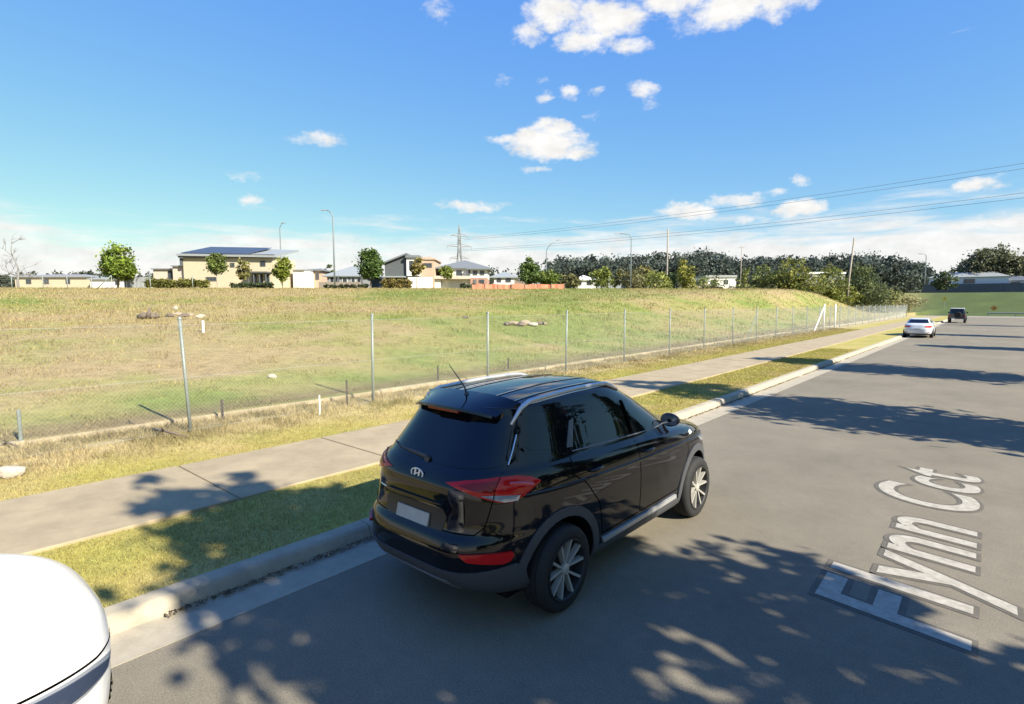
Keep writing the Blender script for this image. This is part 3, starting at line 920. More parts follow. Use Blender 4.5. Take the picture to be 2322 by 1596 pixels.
# ------------------------------------------------------------------ rocks and debris
M_ROCK = mat('sandstone', (.25, .20, .14), .95, var=.3, scale=5, bump=.5)
M_ROCK_D = mat('dark_rubble', (.12, .095, .075), .95, var=.4, scale=5, bump=.5)
M_ROCK_W = mat('pale_stone', (.36, .32, .26), .95, var=.15, scale=5, bump=.4)
M_LOG = mat('dead_wood', (.13, .105, .085), .95, var=.3, scale=8, bump=.5)
def rock(p, sx, sy, sz, m, label, seed, group=None, name='rock'):
    bm = bmesh.new()
    bmesh.ops.create_icosphere(bm, subdivisions=3, radius=1)
    rng = np.random.default_rng(seed)
    pl = [Vector(rng.normal(size=3)).normalized() for _ in range(9)]
    for v in bm.verts:
        d = v.co.normalized(); r = 1.0
        for q in pl:
            t = d.dot(q)
            if t > .55: r = min(r, .72 / t)
        r *= 1 + .06 * math.sin(9 * d.x + seed) * math.cos(7 * d.y)
        v.co = Vector((d.x * r * sx, d.y * r * sy, d.z * r * sz))
    me = bpy.data.meshes.new(name); bm.to_mesh(me); bm.free()
    me.materials.append(m)
    o = bpy.data.objects.new(name, me); C.objects.link(o)
    o.location = p + Vector((0, 0, sz * .45)); o.rotation_euler = (0, 0, rng.uniform(0, 6))
    return tag(o, label, 'rock', group)
def on(u, v): return hit(u, v)
rock(hit(22, 1078, .17),   .2, .14, .11, M_ROCK_W, 'pale sandstone lump on the straw verge at the left edge', 1)
rock(on(617, 857), .12, .10, .09, M_ROCK_W, 'small white stone alone on the field behind the fence', 2)
D1 = [(385, 718, .45, .16, M_ROCK_D), (402, 716, .55, .2, M_ROCK), (418, 719, .5, .16, M_ROCK_D), (433, 716, .35, .14, M_ROCK), (455, 721, .45, .2, M_ROCK_W), (398, 702, .25, .22, M_ROCK_W)]
L1 = ['dark flat stone at the left of the rubble line in the field', 'pale broad stone near the middle of the rubble line', 'dark stone right of the broad pale one in the rubble line', 'small tan stone near the right of the rubble line',
      'whitish stone at the right end of the rubble line', 'white lump standing a little behind the rubble line']
for i, (u, v, s, hh, m) in enumerate(D1): rock(on(u, v), s * .72, s * .45, hh * .8, m, L1[i], 10 + i, 'rubble in the left of the field')
D2 = [(1150, 738, .34, .15, M_ROCK_D), (1163, 737, .36, .19, M_ROCK), (1178, 740, .4, .16, M_ROCK_D), (1190, 737, .42, .24, M_ROCK), (1206, 739, .4, .18, M_ROCK_W), (1222, 737, .3, .14, M_ROCK_D), (1234, 737, .26, .13, M_ROCK), (1054, 722, .26, .1, M_ROCK_D)]
L2 = ['dark stone at the left end of the middle rock row', 'tan stone second from the left in the middle rock row', 'dark wide stone in the centre of the middle rock row', 'tallest tan stone of the middle rock row',
      'whitish stone right of the tallest one in the middle rock row', 'dark small stone near the right of the middle rock row', 'tan small stone at the right end of the middle rock row', 'lone dark stone in the field left of the middle rock row']
for i, (u, v, s, hh, m) in enumerate(D2): rock(on(u, v), s, s * .6, hh, m, L2[i], 30 + i, 'rocks in the middle of the field')
p = on(335, 724)
mb = MB(); rng = np.random.default_rng(4)
e1 = on(312, 724) - p; e2 = on(362, 722) - p
mb.tube([e1 + Vector((0, 0, .12)), e1 * .4 + Vector((0, 0, .2)), e2 * .4 + Vector((0, 0, .16)), e2 + Vector((0, 0, .1))], [.10, .17, .15, .07], 8)
mb.tube([(0, 0, .05), (.1, .05, .35), (.05, .1, .62)], [.14, .10, .04], 7)
mb.tube([e2 * .3 + Vector((0, 0, .1)), e2 * .5 + Vector((.1, .2, .4))], [.07, .02], 6)
o = mb.build('fallen_log', M_LOG, smooth=True); o.location = p
tag(o, 'dark fallen log with an upright stub left of the rubble line', 'log')
p = on(461, 754)
o = MB().lathe([(.05, -.1), (.05, .5), (.045, .52), (.001, .52)], 10).build('marker_pipe', M_WHITE, smooth=True); o.location = p
tag(o, 'short white pipe standing up in the field below the rubble line', 'pipe')
def stick(u0, v0, u1, v1, r, label, seed):
    a, b = hit(u0, v0, .24), hit(u1, v1, .20)
    rng = np.random.default_rng(seed)
    mb = MB(); m_ = (a + b) / 2 + Vector((rng.normal() * .05, rng.normal() * .05, .08))
    mb.tube([Vector((0, 0, 0)), (m_ - a), (b - a)], [r, r * .8, r * .4], 6)
    mb.tube([(m_ - a), (m_ - a) * 1.1 + Vector((.15, -.1, .12))], [r * .6, r * .2], 5)
    o = mb.build('stick', M_LOG, smooth=True); o.location = a
    tag(o, label, 'stick')
stick(345, 973, 425, 990, .03, 'dark broken branch lying at the foot of the nearest tall post', 3)
stick(283, 960, 330, 972, .018, 'thin dark stick on the soil left of the nearest tall post', 5)
stick(0, 1010, 62, 1019, .025, 'dark stick lying on the edging at the left edge', 8)

# ------------------------------------------------------------------ lamps, poles, pylon, power lines
M_POLE = mat('lamp_pole_steel', (.16, .19, .20), .5, metal=.2)
M_LAMPH = mat('lamp_head', (.20, .21, .21), .5)
M_TIMBER = mat('pole_timber', (.27, .24, .20), .9, var=.25, scale=4)
def lamp(u, vtop, depth, arm, drop, label, rad=.11):
    b = base(u, depth); h = at(u, vtop, depth).z - b.z
    root = empty('street_lamp', b, YAW, label, 'street lamp', 'street lamps beyond the field')
    mb = MB(); s = 1 if arm > 0 else -1
    pts = [(0, 0, -.3), (0, 0, h * .5), (0, 0, h - .9 - max(0, drop))]
    pts += [(s * .25, 0, h - .35 - max(0, drop)), (s * .6, 0, h - .08 - max(0, drop) * .8), (arm, 0, h)]
    mb.tube(pts, [rad, rad * .85, rad * .65, rad * .6, rad * .55, rad * .5], 8)
    mb.build('pole', M_POLE, root, smooth=True)
    hd = MB(); x0, x1 = sorted((arm - s * .1, arm + s * .75))
    hd.add([(x0, -.14, h + .06), (x1, -.10, h + .02), (x1, .10, h + .02), (x0, .14, h + .06), (x0, -.16, h - .08), (x1, -.12, h - .05), (x1, .12, h - .05), (x0, .16, h - .08)],
           [(0, 1, 2, 3), (7, 6, 5, 4), (0, 4, 5, 1), (1, 5, 6, 2), (2, 6, 7, 3), (3, 7, 4, 0)])
    hd.build('lamp_head', M_LAMPH, root)
lamp(639, 507, 100, .35, .0, 'slender street lamp behind the yellow green tree by the cream house')
lamp(759, 479, 80, -.9, .0, 'tallest street lamp with its arm to the left, before the grey bungalow', .13)
lamp(1238, 545, 108, 2.2, 1.2, 'street lamp with a rising arm to the right by the cone shaped tree')
lamp(1429, 531, 100, -2.2, .0, 'street lamp with a long flat arm to the left before the dark wood')
lamp(2095, 576, 200, -3.0, .0, 'far street lamp with a flat arm above the end of the dark wood', .18)
def pole(u, vtop, depth, lean, label, r=.17, arms=True):
    b = base(u, depth); h = at(u, vtop, depth).z - b.z
    root = empty('power_pole', b, YAW, label, 'power pole', 'power poles')
    MB().tube([(-lean * .5, 0, -.3), (0, 0, h * .5), (lean, 0, h)], [r, r * .9, r * .72], 8).build('pole', M_TIMBER, root, smooth=True)
    if arms:
        MB().box(lean - .9, lean + .9, -.06, .06, h - .55, h - .43).build('crossarm', M_TIMBER, root)
pole(1511, 520, 118, .0, 'pale timber power pole in front of the dark wood', .2, False)
pole(1924, 540, 103, .55, 'leaning timber power pole at the right end of the field', .19, False)
pole(1678, 558, 170, .0, 'thin far pole rising above the wood', .14, True)

M_PYL = mat('pylon_steel', (.30, .31, .31), .6, metal=.3)
DP = 430
pb = at(1042, 640, DP); pb.z = tzs(pb.x, pb.y)
ph = at(1042, 513, DP).z - pb.z
pyl = empty('transmission_pylon', pb, YAW + .35, 'grey steel lattice transmission tower far behind the hip roofed house', 'pylon')
mb = MB()
def lerp(a, b, t): return a + (b - a) * t
lv = [(0, 4.2), (.3, 2.8), (.55, 1.5), (.72, .95), (.86, .8), (1.0, .15)]
for sx in (-1, 1):
    for sy in (-1, 1):
        mb.tube([(sx * w, sy * w, t * ph) for t, w in lv], .28, 4)
for i in range(len(lv) - 1):
    (t0, w0), (t1, w1) = lv[i], lv[i + 1]
    for s in (-1, 1):
        for a, b in (((-w0, s * w0), (w1, s * w1)), ((w0, s * w0), (-w1, s * w1)), ((s * w0, -w0), (s * w1, w1)), ((s * w0, w0), (s * w1, -w1))):
            mb.tube([(a[0], a[1], t0 * ph), (b[0], b[1], t1 * ph)], .17, 4)
mb.build('tower', M_PYL, pyl)
for t, L_ in ((.56, 7.5), (.72, 9.5), (.86, 6.5)):
    mb = MB()
    for s in (-1, 1):
        mb.tube([(s * .8, -.7, t * ph), (s * L_, 0, t * ph + .4)], .24, 4); mb.tube([(s * .8, .7, t * ph), (s * L_, 0, t * ph + .4)], .24, 4)
        mb.tube([(s * .6, 0, t * ph + 2.2), (s * L_, 0, t * ph + .4)], .2, 4)
        mb.tube([(s * L_, 0, t * ph + .4), (s * L_, 0, t * ph - 1.8)], .16, 4)
    mb.build('crossarm', M_PYL, pyl)
M_CABLE = mat('cable', (.12, .13, .15), .6)
def cable(a, b, sag, r, label):
    a, b = Vector(a), Vector(b)
    mb = MB(); n = 40
    mb.tube([a.lerp(b, i / n) - Vector((0, 0, sag * 4 * (i / n) * (1 - i / n))) - a for i in range(n + 1)], r, 5)
    o = mb.build('power_line', M_CABLE); o.location = a
    tag(o, label, 'power line', 'power lines across the sky')
for i, (v0, v1, lab) in enumerate([(541, 338, 'topmost overhead power line crossing the sky at the right'), (544, 351, 'second overhead power line, just under the topmost'),
                                   (566, 412, 'third overhead power line, upper of the lower pair'), (569, 424, 'lowest overhead power line crossing the sky at the right')]):
    cable(at(1042 + (i % 2) * 8, v0, DP), at(2520, v1, 210), 3.2, .075, lab)

# ------------------------------------------------------------------ houses beyond the crest
M_CREAM = mat('cream_render', (.44, .38, .27), .9, var=.05, scale=1.5)
M_PINK = mat('pinkish_render', (.46, .39, .32), .9, var=.05, scale=1.5)
M_WHITEW = mat('white_render', (.62, .60, .56), .85, var=.04, scale=1.5)
M_GREYW = mat('grey_cladding', (.20, .21, .22), .8, var=.08, scale=2)
M_DGREY = mat('charcoal_cladding', (.075, .085, .09), .8, var=.1, scale=2)
M_BRICK = mat('red_brick', (.32, .19, .14), .9, var=.2, scale=14)
M_TANBR = mat('tan_brick', (.40, .29, .21), .9, var=.15, scale=14)
M_TILE = mat('grey_roof_tiles', (.135, .15, .16), .75, var=.15, scale=6)
M_METAL = mat('metal_roof', (.24, .26, .26), .5, var=.06, scale=2)
M_SOLAR = mat('solar_panel', (.045, .05, .075), .35, var=.15, scale=3, spec=.5)
M_GLASSD = mat('house_window_glass', (.03, .04, .05), .08, spec=.6)
M_TRIM = mat('window_frame', (.10, .10, .10), .6)
M_TRIMW = mat('white_trim', (.66, .65, .62), .7)
M_GDOOR = mat('garage_door', (.52, .51, .48), .7)
M_FENCEG = mat('colorbond_grey', (.25, .27, .29), .6, var=.06, scale=3)
M_PALING = mat('timber_paling', (.22, .185, .15), .9, var=.2, scale=6)

class House:
    """a house in its own frame: x along the picture's right, y away, z up; sizes given from photo rows and columns at its distance"""
    def __init__(s, name, u, depth, label, cat='house', group='houses beyond the field', rot=0.0):
        s.d, s.u0 = depth, u
        b = at(u, 650, depth); s.bz = min(tzs(b.x, b.y), b.z) - .4
        s.root = empty(name, (b.x, b.y, s.bz), YAW + rot, label, cat, group)
    def X(s, u): return (u - s.u0) * s.d / F
    def Z(s, v): return CAMH + s.d * (FW.z - UP.z * (v - CY) / F) - s.bz
    def box(s, name, m, u0, u1, v0, v1, y0, y1, parent=None, floor=False):
        o = MB().box(s.X(u0), s.X(u1), y0, y1, 0 if floor else s.Z(v1), s.Z(v0)).build(name, m, parent or s.root)
        return o
    def window(s, u0, u1, v0, v1, y, frame=M_TRIM, fw=.07, mull=1):
        x0, x1, z0, z1 = s.X(u0), s.X(u1), s.Z(v1), s.Z(v0)
        f = MB()
        for a, b, c, d in ((x0, x1, z0, z0 + fw), (x0, x1, z1 - fw, z1), (x0, x0 + fw, z0 + fw, z1 - fw), (x1 - fw, x1, z0 + fw, z1 - fw)):
            f.box(a, b, y - .06, y + .02, c, d)
        for i in range(mull):
            xm = x0 + (x1 - x0) * (i + 1) / (mull + 1)
            f.box(xm - fw * .35, xm + fw * .35, y - .05, y + .02, z0 + fw, z1 - fw)
        fo = f.build('window', frame, s.root)
        MB().box(x0 + fw * .5, x1 - fw * .5, y - .025, y + .01, z0 + fw * .5, z1 - fw * .5).build('pane', M_GLASSD, fo)
    def hip(s, name, m, u0, u1, ve, vr, y0, y1, inset=None, over=.45, parent=None):
        x0, x1, ze, zr = s.X(u0), s.X(u1), s.Z(ve), s.Z(vr)
        ins = inset if inset is not None else (y1 - y0) / 2
        ym = (y0 + y1) / 2
        r0, r1 = x0 + ins, x1 - ins
        if r1 < r0: r0 = r1 = (r0 + r1) / 2
        V = [(x0 - over, y0 - over, ze), (x1 + over, y0 - over, ze), (x1 + over, y1 + over, ze), (x0 - over, y1 + over, ze), (r0, ym, zr), (r1, ym, zr)]
        V += [(x, y, ze - .16) for x, y, _ in V[:4]]
        Fc = [(0, 1, 5, 4), (1, 2, 5), (2, 3, 4, 5), (3, 0, 4), (0, 6, 7, 1), (1, 7, 8, 2), (2, 8, 9, 3), (3, 9, 6, 0), (9, 8, 7, 6)]
        return MB().add(V, Fc).build(name, m, parent or s.root)

# cream two storey house with a skillion roof carrying solar panels
h = House('cream_house', 510, 86, 'large cream two storey house with a sloping skillion roof and solar panels')
h.box('wall', M_CREAM, 418, 620, 582, 660, 0, 9, floor=True)
h.box('wall', M_PINK, 388, 417.5, 604, 660, .6, 8, floor=True)
h.box('wall', M_PINK, 338, 387.5, 610, 660, 1.2, 8, floor=True)
x0, x1 = h.X(409), h.X(628)
zf, zb = h.Z(577), h.Z(558) + .75
V = [(x0, -.7, zf), (x1, -.7, zf - .25), (x1, 9.4, zb - .55), (x0, 9.4, zb)]
V += [(a, b, c - .28) for a, b, c in V]
roof = MB().add(V, [(0, 1, 2, 3), (7, 6, 5, 4), (0, 4, 5, 1), (1, 5, 6, 2), (2, 6, 7, 3), (3, 7, 4, 0)]).build('roof', M_METAL, h.root)
def on_roof(px, py): return zf + (zb - zf) * (py + .7) / 10.1 - .25 * (px - x0) / (x1 - x0) * (1 - .0) + .05
mb = MB()
px0, px1 = h.X(413), h.X(566)
for j in range(4):
    for i in range(9):
        a, b = px0 + (px1 - px0) * i / 9 + .04, px0 + (px1 - px0) * (i + 1) / 9 - .04
        c, d = .0 + j * 2.2, 2.1 + j * 2.2
        P = [(a, c), (b, c), (b, d), (a, d)]
        mb.add([(p, q, on_roof(p, q) + .06) for p, q in P] + [(p, q, on_roof(p, q) + .01) for p, q in P], [(0, 1, 2, 3), (7, 6, 5, 4), (0, 4, 5, 1), (1, 5, 6, 2), (2, 6, 7, 3), (3, 7, 4, 0)])
mb.build('solar_panel', M_SOLAR, roof)
h.box('fascia', M_DGREY, 411, 626, 577.5, 585, -.5, -.06)
h.box('side_panel', M_DGREY, 411, 417.6, 585.5, 603.5, -.1, 8)
h.box('roof', M_GREYW, 386, 418, 601.5, 604, .3, 8.3)
h.box('roof', M_GREYW, 335, 387.6, 607.5, 610, .9, 8.3)
for a in ((372, 388, 613, 632, 1.18, 3), (468, 492, 628, 637, -.02, 2), (572, 583, 622, 650, -.02, 0), (587, 597, 622, 650, -.02, 0), (601, 612, 622, 650, -.02, 0), (524, 534, 596, 606, -.02, 0), (592, 604, 592, 604, -.02, 1)):
    h.window(*a[:5], mull=a[5])
for u in (574, 586, 599, 613):
    h.box('post', M_DGREY, u - .9, u + .9, 620, 655, -1.6, -1.42, floor=True)
h.box('porch_roof', M_DGREY, 570, 617, 617, 620, -1.8, -.03)

# white garage and small brick house right of it
h = House('white_shed', 678, 92, 'plain white garage block between the cream house and the small brick house', 'shed')
h.box('wall', M_WHITEW, 665, 692, 613, 655, 0, 6, floor=True)
h.box('roof', M_METAL, 664, 693, 611, 613, -.3, 6.3)
h.box('door', M_GDOOR, 668, 684, 622, 655, -.05, -.003, floor=True)
h = House('brick_house', 711, 96, 'small orange brick house left of the tallest street lamp')
h.box('wall', M_TANBR, 697, 728, 612, 655, 0, 7, floor=True)
h.hip('roof', M_TILE, 697, 728, 612, 606, 0, 7)
h.window(702, 711, 620, 634, -.02); h.window(716, 724, 620, 634, -.02)

# grey bungalow
h = House('grey_bungalow', 785, 90, 'low grey bungalow with pale hipped roof and row of windows behind the tallest lamp')
h.box('wall', M_GREYW, 742, 833, 625, 660, 0, 10, floor=True)
h.hip('roof', M_METAL, 738, 836, 625, 597, 0, 10, inset=5.5)
for a in ((748, 758), (776, 788), (796, 806), (809, 818)): h.window(a[0], a[1], 628, 648, -.02, M_TRIMW, mull=0)
h.box('column', M_DGREY, 768, 771, 626, 655, -.6, -.4, floor=True)
h.box('column', M_DGREY, 821, 824, 626, 655, -.6, -.4, floor=True)
h.box('garden_wall', M_PALING, 738, 830, 641, 655, -3.2, -3, floor=True)

# modern two storey house: charcoal gable, white box window, tan brick wing
h = House('modern_house', 928, 90, 'modern two storey house with charcoal gable, white boxed window and tan brick wing')
x0, x1 = h.X(873), h.X(923)
zl, zr_, = h.Z(600), h.Z(578)
V = [(x0, 0, 0), (x1, 0, 0), (x1, 0, zr_), (x0, 0, zl)]; V += [(a, 9, c) for a, b, c in V]
MB().add(V, [(0, 1, 2, 3), (7, 6, 5, 4), (0, 4, 5, 1), (1, 5, 6, 2), (2, 6, 7, 3), (3, 7, 4, 0)]).build('wall', M_DGREY, h.root)
V = [(x0 - .4, -.5, zl + .02), (x1 + .05, -.5, zr_ + .02), (x1 + .05, 9.4, zr_ + .02), (x0 - .4, 9.4, zl + .02)]; V += [(a, b, c + .25) for a, b, c in V]
MB().add(V, [(3, 2, 1, 0), (4, 5, 6, 7), (0, 1, 5, 4), (1, 2, 6, 5), (2, 3, 7, 6), (3, 0, 4, 7)]).build('roof', M_TILE, h.root)
h.box('wall', M_TANBR, 952, 983, 586, 660, .8, 9, floor=True)
h.hip('roof', M_TANBR, 944, 984, 586, 575, .8, 9, over=.2)
h.box('wall', M_WHITEW, 923.5, 951.5, 586, 626, -.5, 8.5)
h.box('wall', M_GREYW, 924, 951, 626.5, 660, .1, 8.5, floor=True)
h.box('roof', M_TILE, 922, 953, 580, 585.5, -.8, 8.7)
h.window(930, 945, 592, 612, -.52, mull=1); h.window(958, 978, 596, 606, .78, mull=2)
h.box('porch_wall', M_WHITEW, 931, 985, 630, 655, -2.4, -2.2, floor=True)
h.box('lean_to_roof', M_METAL, 874, 922, 627, 630, -1.8, -.03)
h.window(882, 900, 634, 648, -.02)

# two storey house with hipped tile roof
h = House('hip_roofed_house', 1045, 92, 'two storey white and brick house with grey hipped tile roof before the pylon')
h.box('wall', M_WHITEW, 1000, 1066, 608, 660, .4, 10, floor=True)
h.box('wall', M_WHITEW, 1066.5, 1104, 609, 630, 0, 9)
h.box('wall', M_BRICK, 1066.5, 1104, 630.5, 660, -.2, 9, floor=True)
h.hip('roof', M_TILE, 990, 1106, 607, 585, .4, 10, inset=4.2)
h.hip('roof', M_TILE, 1064, 1107, 609.5, 597, -.2, 6.5)
h.box('garage_wall', M_WHITEW, 958, 999.5, 634, 660, -.5, 6, floor=True)
h.box('garage_roof', M_PINK, 955, 1066, 626, 633, -1.0, .38)
for u0, u1 in ((961, 978), (1020, 1048)):
    h.box('garage_door', M_GDOOR, u0, u1, 636, 655, -.56 if u0 < 1000 else .34, -.51 if u0 < 1000 else .39, floor=True)
for a in ((1034, 1047, 613, 625, .38), (1072, 1082, 614, 624, -.02), (1088, 1098, 614, 624, -.02), (1086, 1098, 634, 645, -.22)): h.window(*a, M_TRIM)
h.box('door', M_TRIM, 1073, 1080, 634, 655, -.27, -.21, floor=True)
h.box('wall', M_DGREY, 1062, 1066.4, 612, 629, -.1, .35)
# low house right of it
h = House('small_white_house', 1144, 110, 'small white house with low grey hipped roof right of the two storey one')
h.box('wall', M_WHITEW, 1120, 1168, 628, 660, 0, 9, floor=True)
h.hip('roof', M_METAL, 1114, 1172, 628, 613, 0, 9)
h.window(1126, 1136, 631, 640, -.02); h.window(1146, 1158, 631, 640, -.02)
def simple(name, u0, u1, vr, ve, vb, depth, wm, rm, label, cat='house', win=(), hip=True, inset=None, rot=0.0):
    h = House(name, (u0 + u1) / 2, depth, label, cat, rot=rot)
    h.box('wall', wm, u0, u1, ve, vb, 0, 8, floor=True)
    if hip: h.hip('roof', rm, u0, u1, ve, vr, 0, 8, inset=inset)
    else: h.box('roof', rm, u0 - 1, u1 + 1, vr, ve - .02, -.3, 8.3)
    for a, b in win: h.window(a, b, ve + (vb - ve) * .2, ve + (vb - ve) * .6, -.02)
simple('white_house', 1304, 1350, 622, 634, 655, 125, M_WHITEW, M_TRIMW, 'low white house past the end of the orange barrier', win=((1310, 1318), (1330, 1340)))
simple('grey_house', 1352, 1420, 626, 636, 655, 135, M_GREYW, M_TILE, 'low grey house half hidden by the round yellow green tree', win=((1375, 1385),))
simple('white_hall', 1600, 1668, 624, 629, 655, 140, M_WHITEW, M_METAL, 'flat roofed white building among the trees before the dark wood', 'building', ((1610, 1622), (1640, 1650)), False)
simple('grey_roofed_house', 1455, 1500, 628, 637, 655, 130, M_PINK, M_TILE, 'low house with a dark roof between the ochre trees', win=((1470, 1480),))
simple('tan_house', 1560, 1605, 630, 637, 655, 132, M_CREAM, M_TILE, 'low cream house with a dark roof left of the flat white building', win=((1575, 1585),))
simple('pale_long_building', 1826, 1914, 617, 621, 650, 190, M_GREYW, M_TRIMW, 'long pale building showing between the trees left of the tall pole', 'building', ((1838, 1846), (1895, 1905)), False)
# houses at the far left behind the crest
simple('long_cream_house', 35, 205, 620, 627, 655, 120, M_CREAM, M_GREYW, 'long low cream house with grey roof at the far left', win=((60, 72), (100, 112), (150, 160)), inset=4)
simple('white_roofed_house', 205, 300, 622, 632, 655, 118, M_WHITEW, M_METAL, 'low white house partly hidden behind the broad green tree', win=((262, 272),))

# houses on the rise at the right
M_BLUEW = mat('pale_blue_wall', (.52, .55, .60), .8, var=.05, scale=2)
simple('pale_blue_building', 2122, 2262, 616, 628, 652, 182, M_BLUEW, M_METAL, 'long pale blue building with low roof on the rise below the large spreading tree', 'building', ((2140, 2160), (2185, 2205)), rot=-YAW)
simple('dark_roofed_house', 2252, 2330, 622, 636, 652, 176, M_BLUEW, mat('slate_roof', (.10, .12, .15), .6, var=.1, scale=3), 'low house with slate roof at the right edge on the rise', win=((2290, 2306),), rot=-YAW)
# boundary fences and hedges at the crest
def panel_fence(name, u0, u1, v0, v1, depth, m, label, cat='fence', step=2.4, rot=0.0):
    h = House(name, (u0 + u1) / 2, depth, label, cat, 'boundary fences', rot)
    x0, x1, z1 = h.X(u0), h.X(u1), h.Z(v0)
    n = max(1, int((x1 - x0) / step)); w = (x1 - x0) / n
    mb = MB(); pm = MB()
    for i in range(n):
        k = 12
        for j in range(k):
            a = x0 + i * w + w * j / k
            mb.box(a, a + w / k - .012, (j % 2) * .03, .03 + (j % 2) * .03, 0, z1)
    mb.build('panel', m, h.root)
    for i in range(n + 1):
        MB().box(x0 + i * w - .04, x0 + i * w + .04, -.05, -.005, 0, z1 + .05).build('post', m, h.root)
panel_fence('metal_fence', 283, 338, 628, 655, 82, M_FENCEG, 'grey sheet metal fence between the broad tree and the olive hedge')
panel_fence('paling_fence', 1166, 1200, 636, 655, 105, M_PALING, 'brown timber paling fence left of the cone shaped tree')
panel_fence('dark_fence', 2128, 2420, 642, 668, 175, mat('dark_colorbond', (.06, .07, .09), .6, var=.1, scale=2), 'long dark fence along the top of the green rise at the right', step=4.0, rot=-YAW)
panel_fence('grey_low_fence', 1352, 1480, 641, 655, 112, M_FENCEG, 'low grey fence behind the long armed street lamp')

def hedge(u0, u1, v0, depth, thick, n, col, col2, label, seed):
    rng = np.random.default_rng(seed)
    b0 = base((u0 + u1) / 2, depth); H = at((u0 + u1) / 2, v0, depth).z - b0.z
    W = (u1 - u0) * depth / F
    root = empty('hedge', b0, YAW, label, 'hedge', 'hedges along the crest')
    lobs = []
    k = max(3, int(W / .8))
    for i in range(k):
        x = -W / 2 + W * (i + .5) / k
        lobs.append((x, 0, H * .5, W / k * .62, thick, H * .5 * rng.uniform(.93, 1.06)))
    V, Fc, cl = leaf_cloud(lobs, n, .13, col, rng, .3, col2=col2, hollow=.5, spread=.9)
    o = mesh_obj('foliage', V, Fc, m_leaf, root); set_color_attr(o, cl)
    mb = MB()
    for i in range(k):
        x = -W / 2 + W * (i + .5) / k
        mb.tube([(x, 0, -.2), (x + .05, 0, H * .4), (x - .05, .05, H * .7)], [.03, .025, .012], 5)
    mb.build('stems', m_bark, root)
hedge(332, 473, 632, 78, .5, 6500, (.155, .155, .035), (.12, .125, .03), 'long clipped olive yellow hedge below the cream house wing', 1)
hedge(868, 932, 632, 78, .5, 3000, (.20, .16, .045), (.16, .13, .04), 'golden yellow hedge in front of the modern house', 2)
hedge(524, 622, 641, 77, .35, 2600, (.055, .075, .03), (.04, .055, .025), 'low dark green hedge in front of the cream house porch', 3)
hedge(735, 835, 645, 77, .35, 2200, (.065, .075, .035), (.045, .055, .03), 'low dark hedge in front of the grey bungalow', 4)
hedge(1045, 1078, 643, 77, .35, 900, (.06, .08, .03), (.05, .065, .03), 'short dark green hedge before the hip roofed house garage', 5)
hedge(1590, 1760, 644, 92, .4, 2600, (.10, .105, .045), (.075, .08, .035), 'low scrubby hedge along the crest below the flat white building', 7)

# orange safety mesh along the crest
rows = []
h = House('orange_barrier', 1175, 73.5, 'low orange plastic barrier mesh along the field crest', 'barrier', None)
mb = MB(); n = 28
x0, x1 = h.X(1070), h.X(1280)
rng = np.random.default_rng(9)
prev = None
V, Fc = [], []
for i in range(n + 1):
    x = x0 + (x1 - x0) * i / n; zt = h.Z(644) + rng.normal() * .06; zb_ = h.Z(656.5)
    y = rng.normal() * .05
    V += [(x, y, zb_), (x, y + .02, zt), (x, y + .012, zb_), (x, y + .032, zt)]
for i in range(n):
    a, b = i * 4, i * 4 + 4
    Fc += [(a, b, b + 1, a + 1), (a + 2, a + 3, b + 3, b + 2), (a + 1, b + 1, b + 3, a + 3), (a, a + 2, b + 2, b)]
mb.add(V, Fc).build('mesh_sheet', mat('orange_plastic_mesh', (.55, .19, .11), .7, var=.12, scale=3), h.root)
for i in range(0, n + 1, 4):
    MB().box(V[i * 4][0] - .03, V[i * 4][0] + .03, -.1, -.05, h.Z(662), h.Z(642)).build('stake', M_PALING, h.root)

# wire fence standing on the crest at the left
cf = empty('crest_fence', base(130, 70), YAW, 'thin wire fence with pale posts along the crest at the left', 'fence')
bz = cf.location.z
pts = []
for u in (-60, 27, 98, 153, 208, 254, 341, 437):
    p = base(u, 70); q = Matrix.Rotation(-YAW, 3, 'Z') @ (p - cf.location)
    h_ = at(u, 624, 70).z - p.z
    pts.append((q, h_))
    o = MB().tube([(q.x, q.y, q.z - .3), (q.x, q.y, q.z + h_)], .045, 7).build('post', M_GALV, cf, smooth=True)
q, h_ = pts[5]
MB().tube([(q.x - 1.9, q.y - .1, q.z), (q.x, q.y - .1, q.z + h_ * .95)], .05, 7).build('brace', M_GALV, cf, smooth=True)
for k in range(7):
    t = k / 6
    MB().tube([(a.x, a.y, a.z + b * (.08 + .9 * t)) for a, b in pts[:6]], .006, 4).build('line_wire', M_WIRE, cf)

# signs at the end of the road
M_SIGN_O = mat('orange_sign', (.60, .24, .03), .5); M_SIGN_Y = mat('yellow_sign', (.68, .50, .05), .5)
def sign(u, vb, vt, depth, w, m, label, name='road_sign'):
    b = at(u, vb, depth); b.z = tzs(b.x, b.y) if b.y > Y_END else 0.0
    b.z = max(b.z, at(u, vb, depth).z)
    H = at(u, vt, depth).z - b.z
    root = empty(name, b, 0, label, 'sign', 'signs at the end of the road')
    MB().tube([(0, .04, -.8), (0, .04, H)], .04, 7).build('post', M_GALV, root)
    o = MB()
    o.prism([(-w, 0), (0, -w), (w, 0), (0, w)], -.012, .012, fn=lambda a, c, h: (a, h, c + H - w))
    pl = o.build('panel', m, root)
    MB().prism([(-w * .3, w * .1), (-w * .3, -w * .1), (w * .1, -w * .1), (w * .1, -w * .3), (w * .42, 0), (w * .1, w * .3), (w * .1, w * .1)], -.02, -.014, fn=lambda a, c, h: (a, h, c + H - w)).build('arrow', M_TRIM, pl)
sign(2252, 714, 692, 118, .62, M_SIGN_O, 'orange diamond warning sign at the end of the road right of the dark car')
sign(2140, 692, 672, 122, .5, M_SIGN_Y, 'small yellow warning sign on the verge before the green rise')
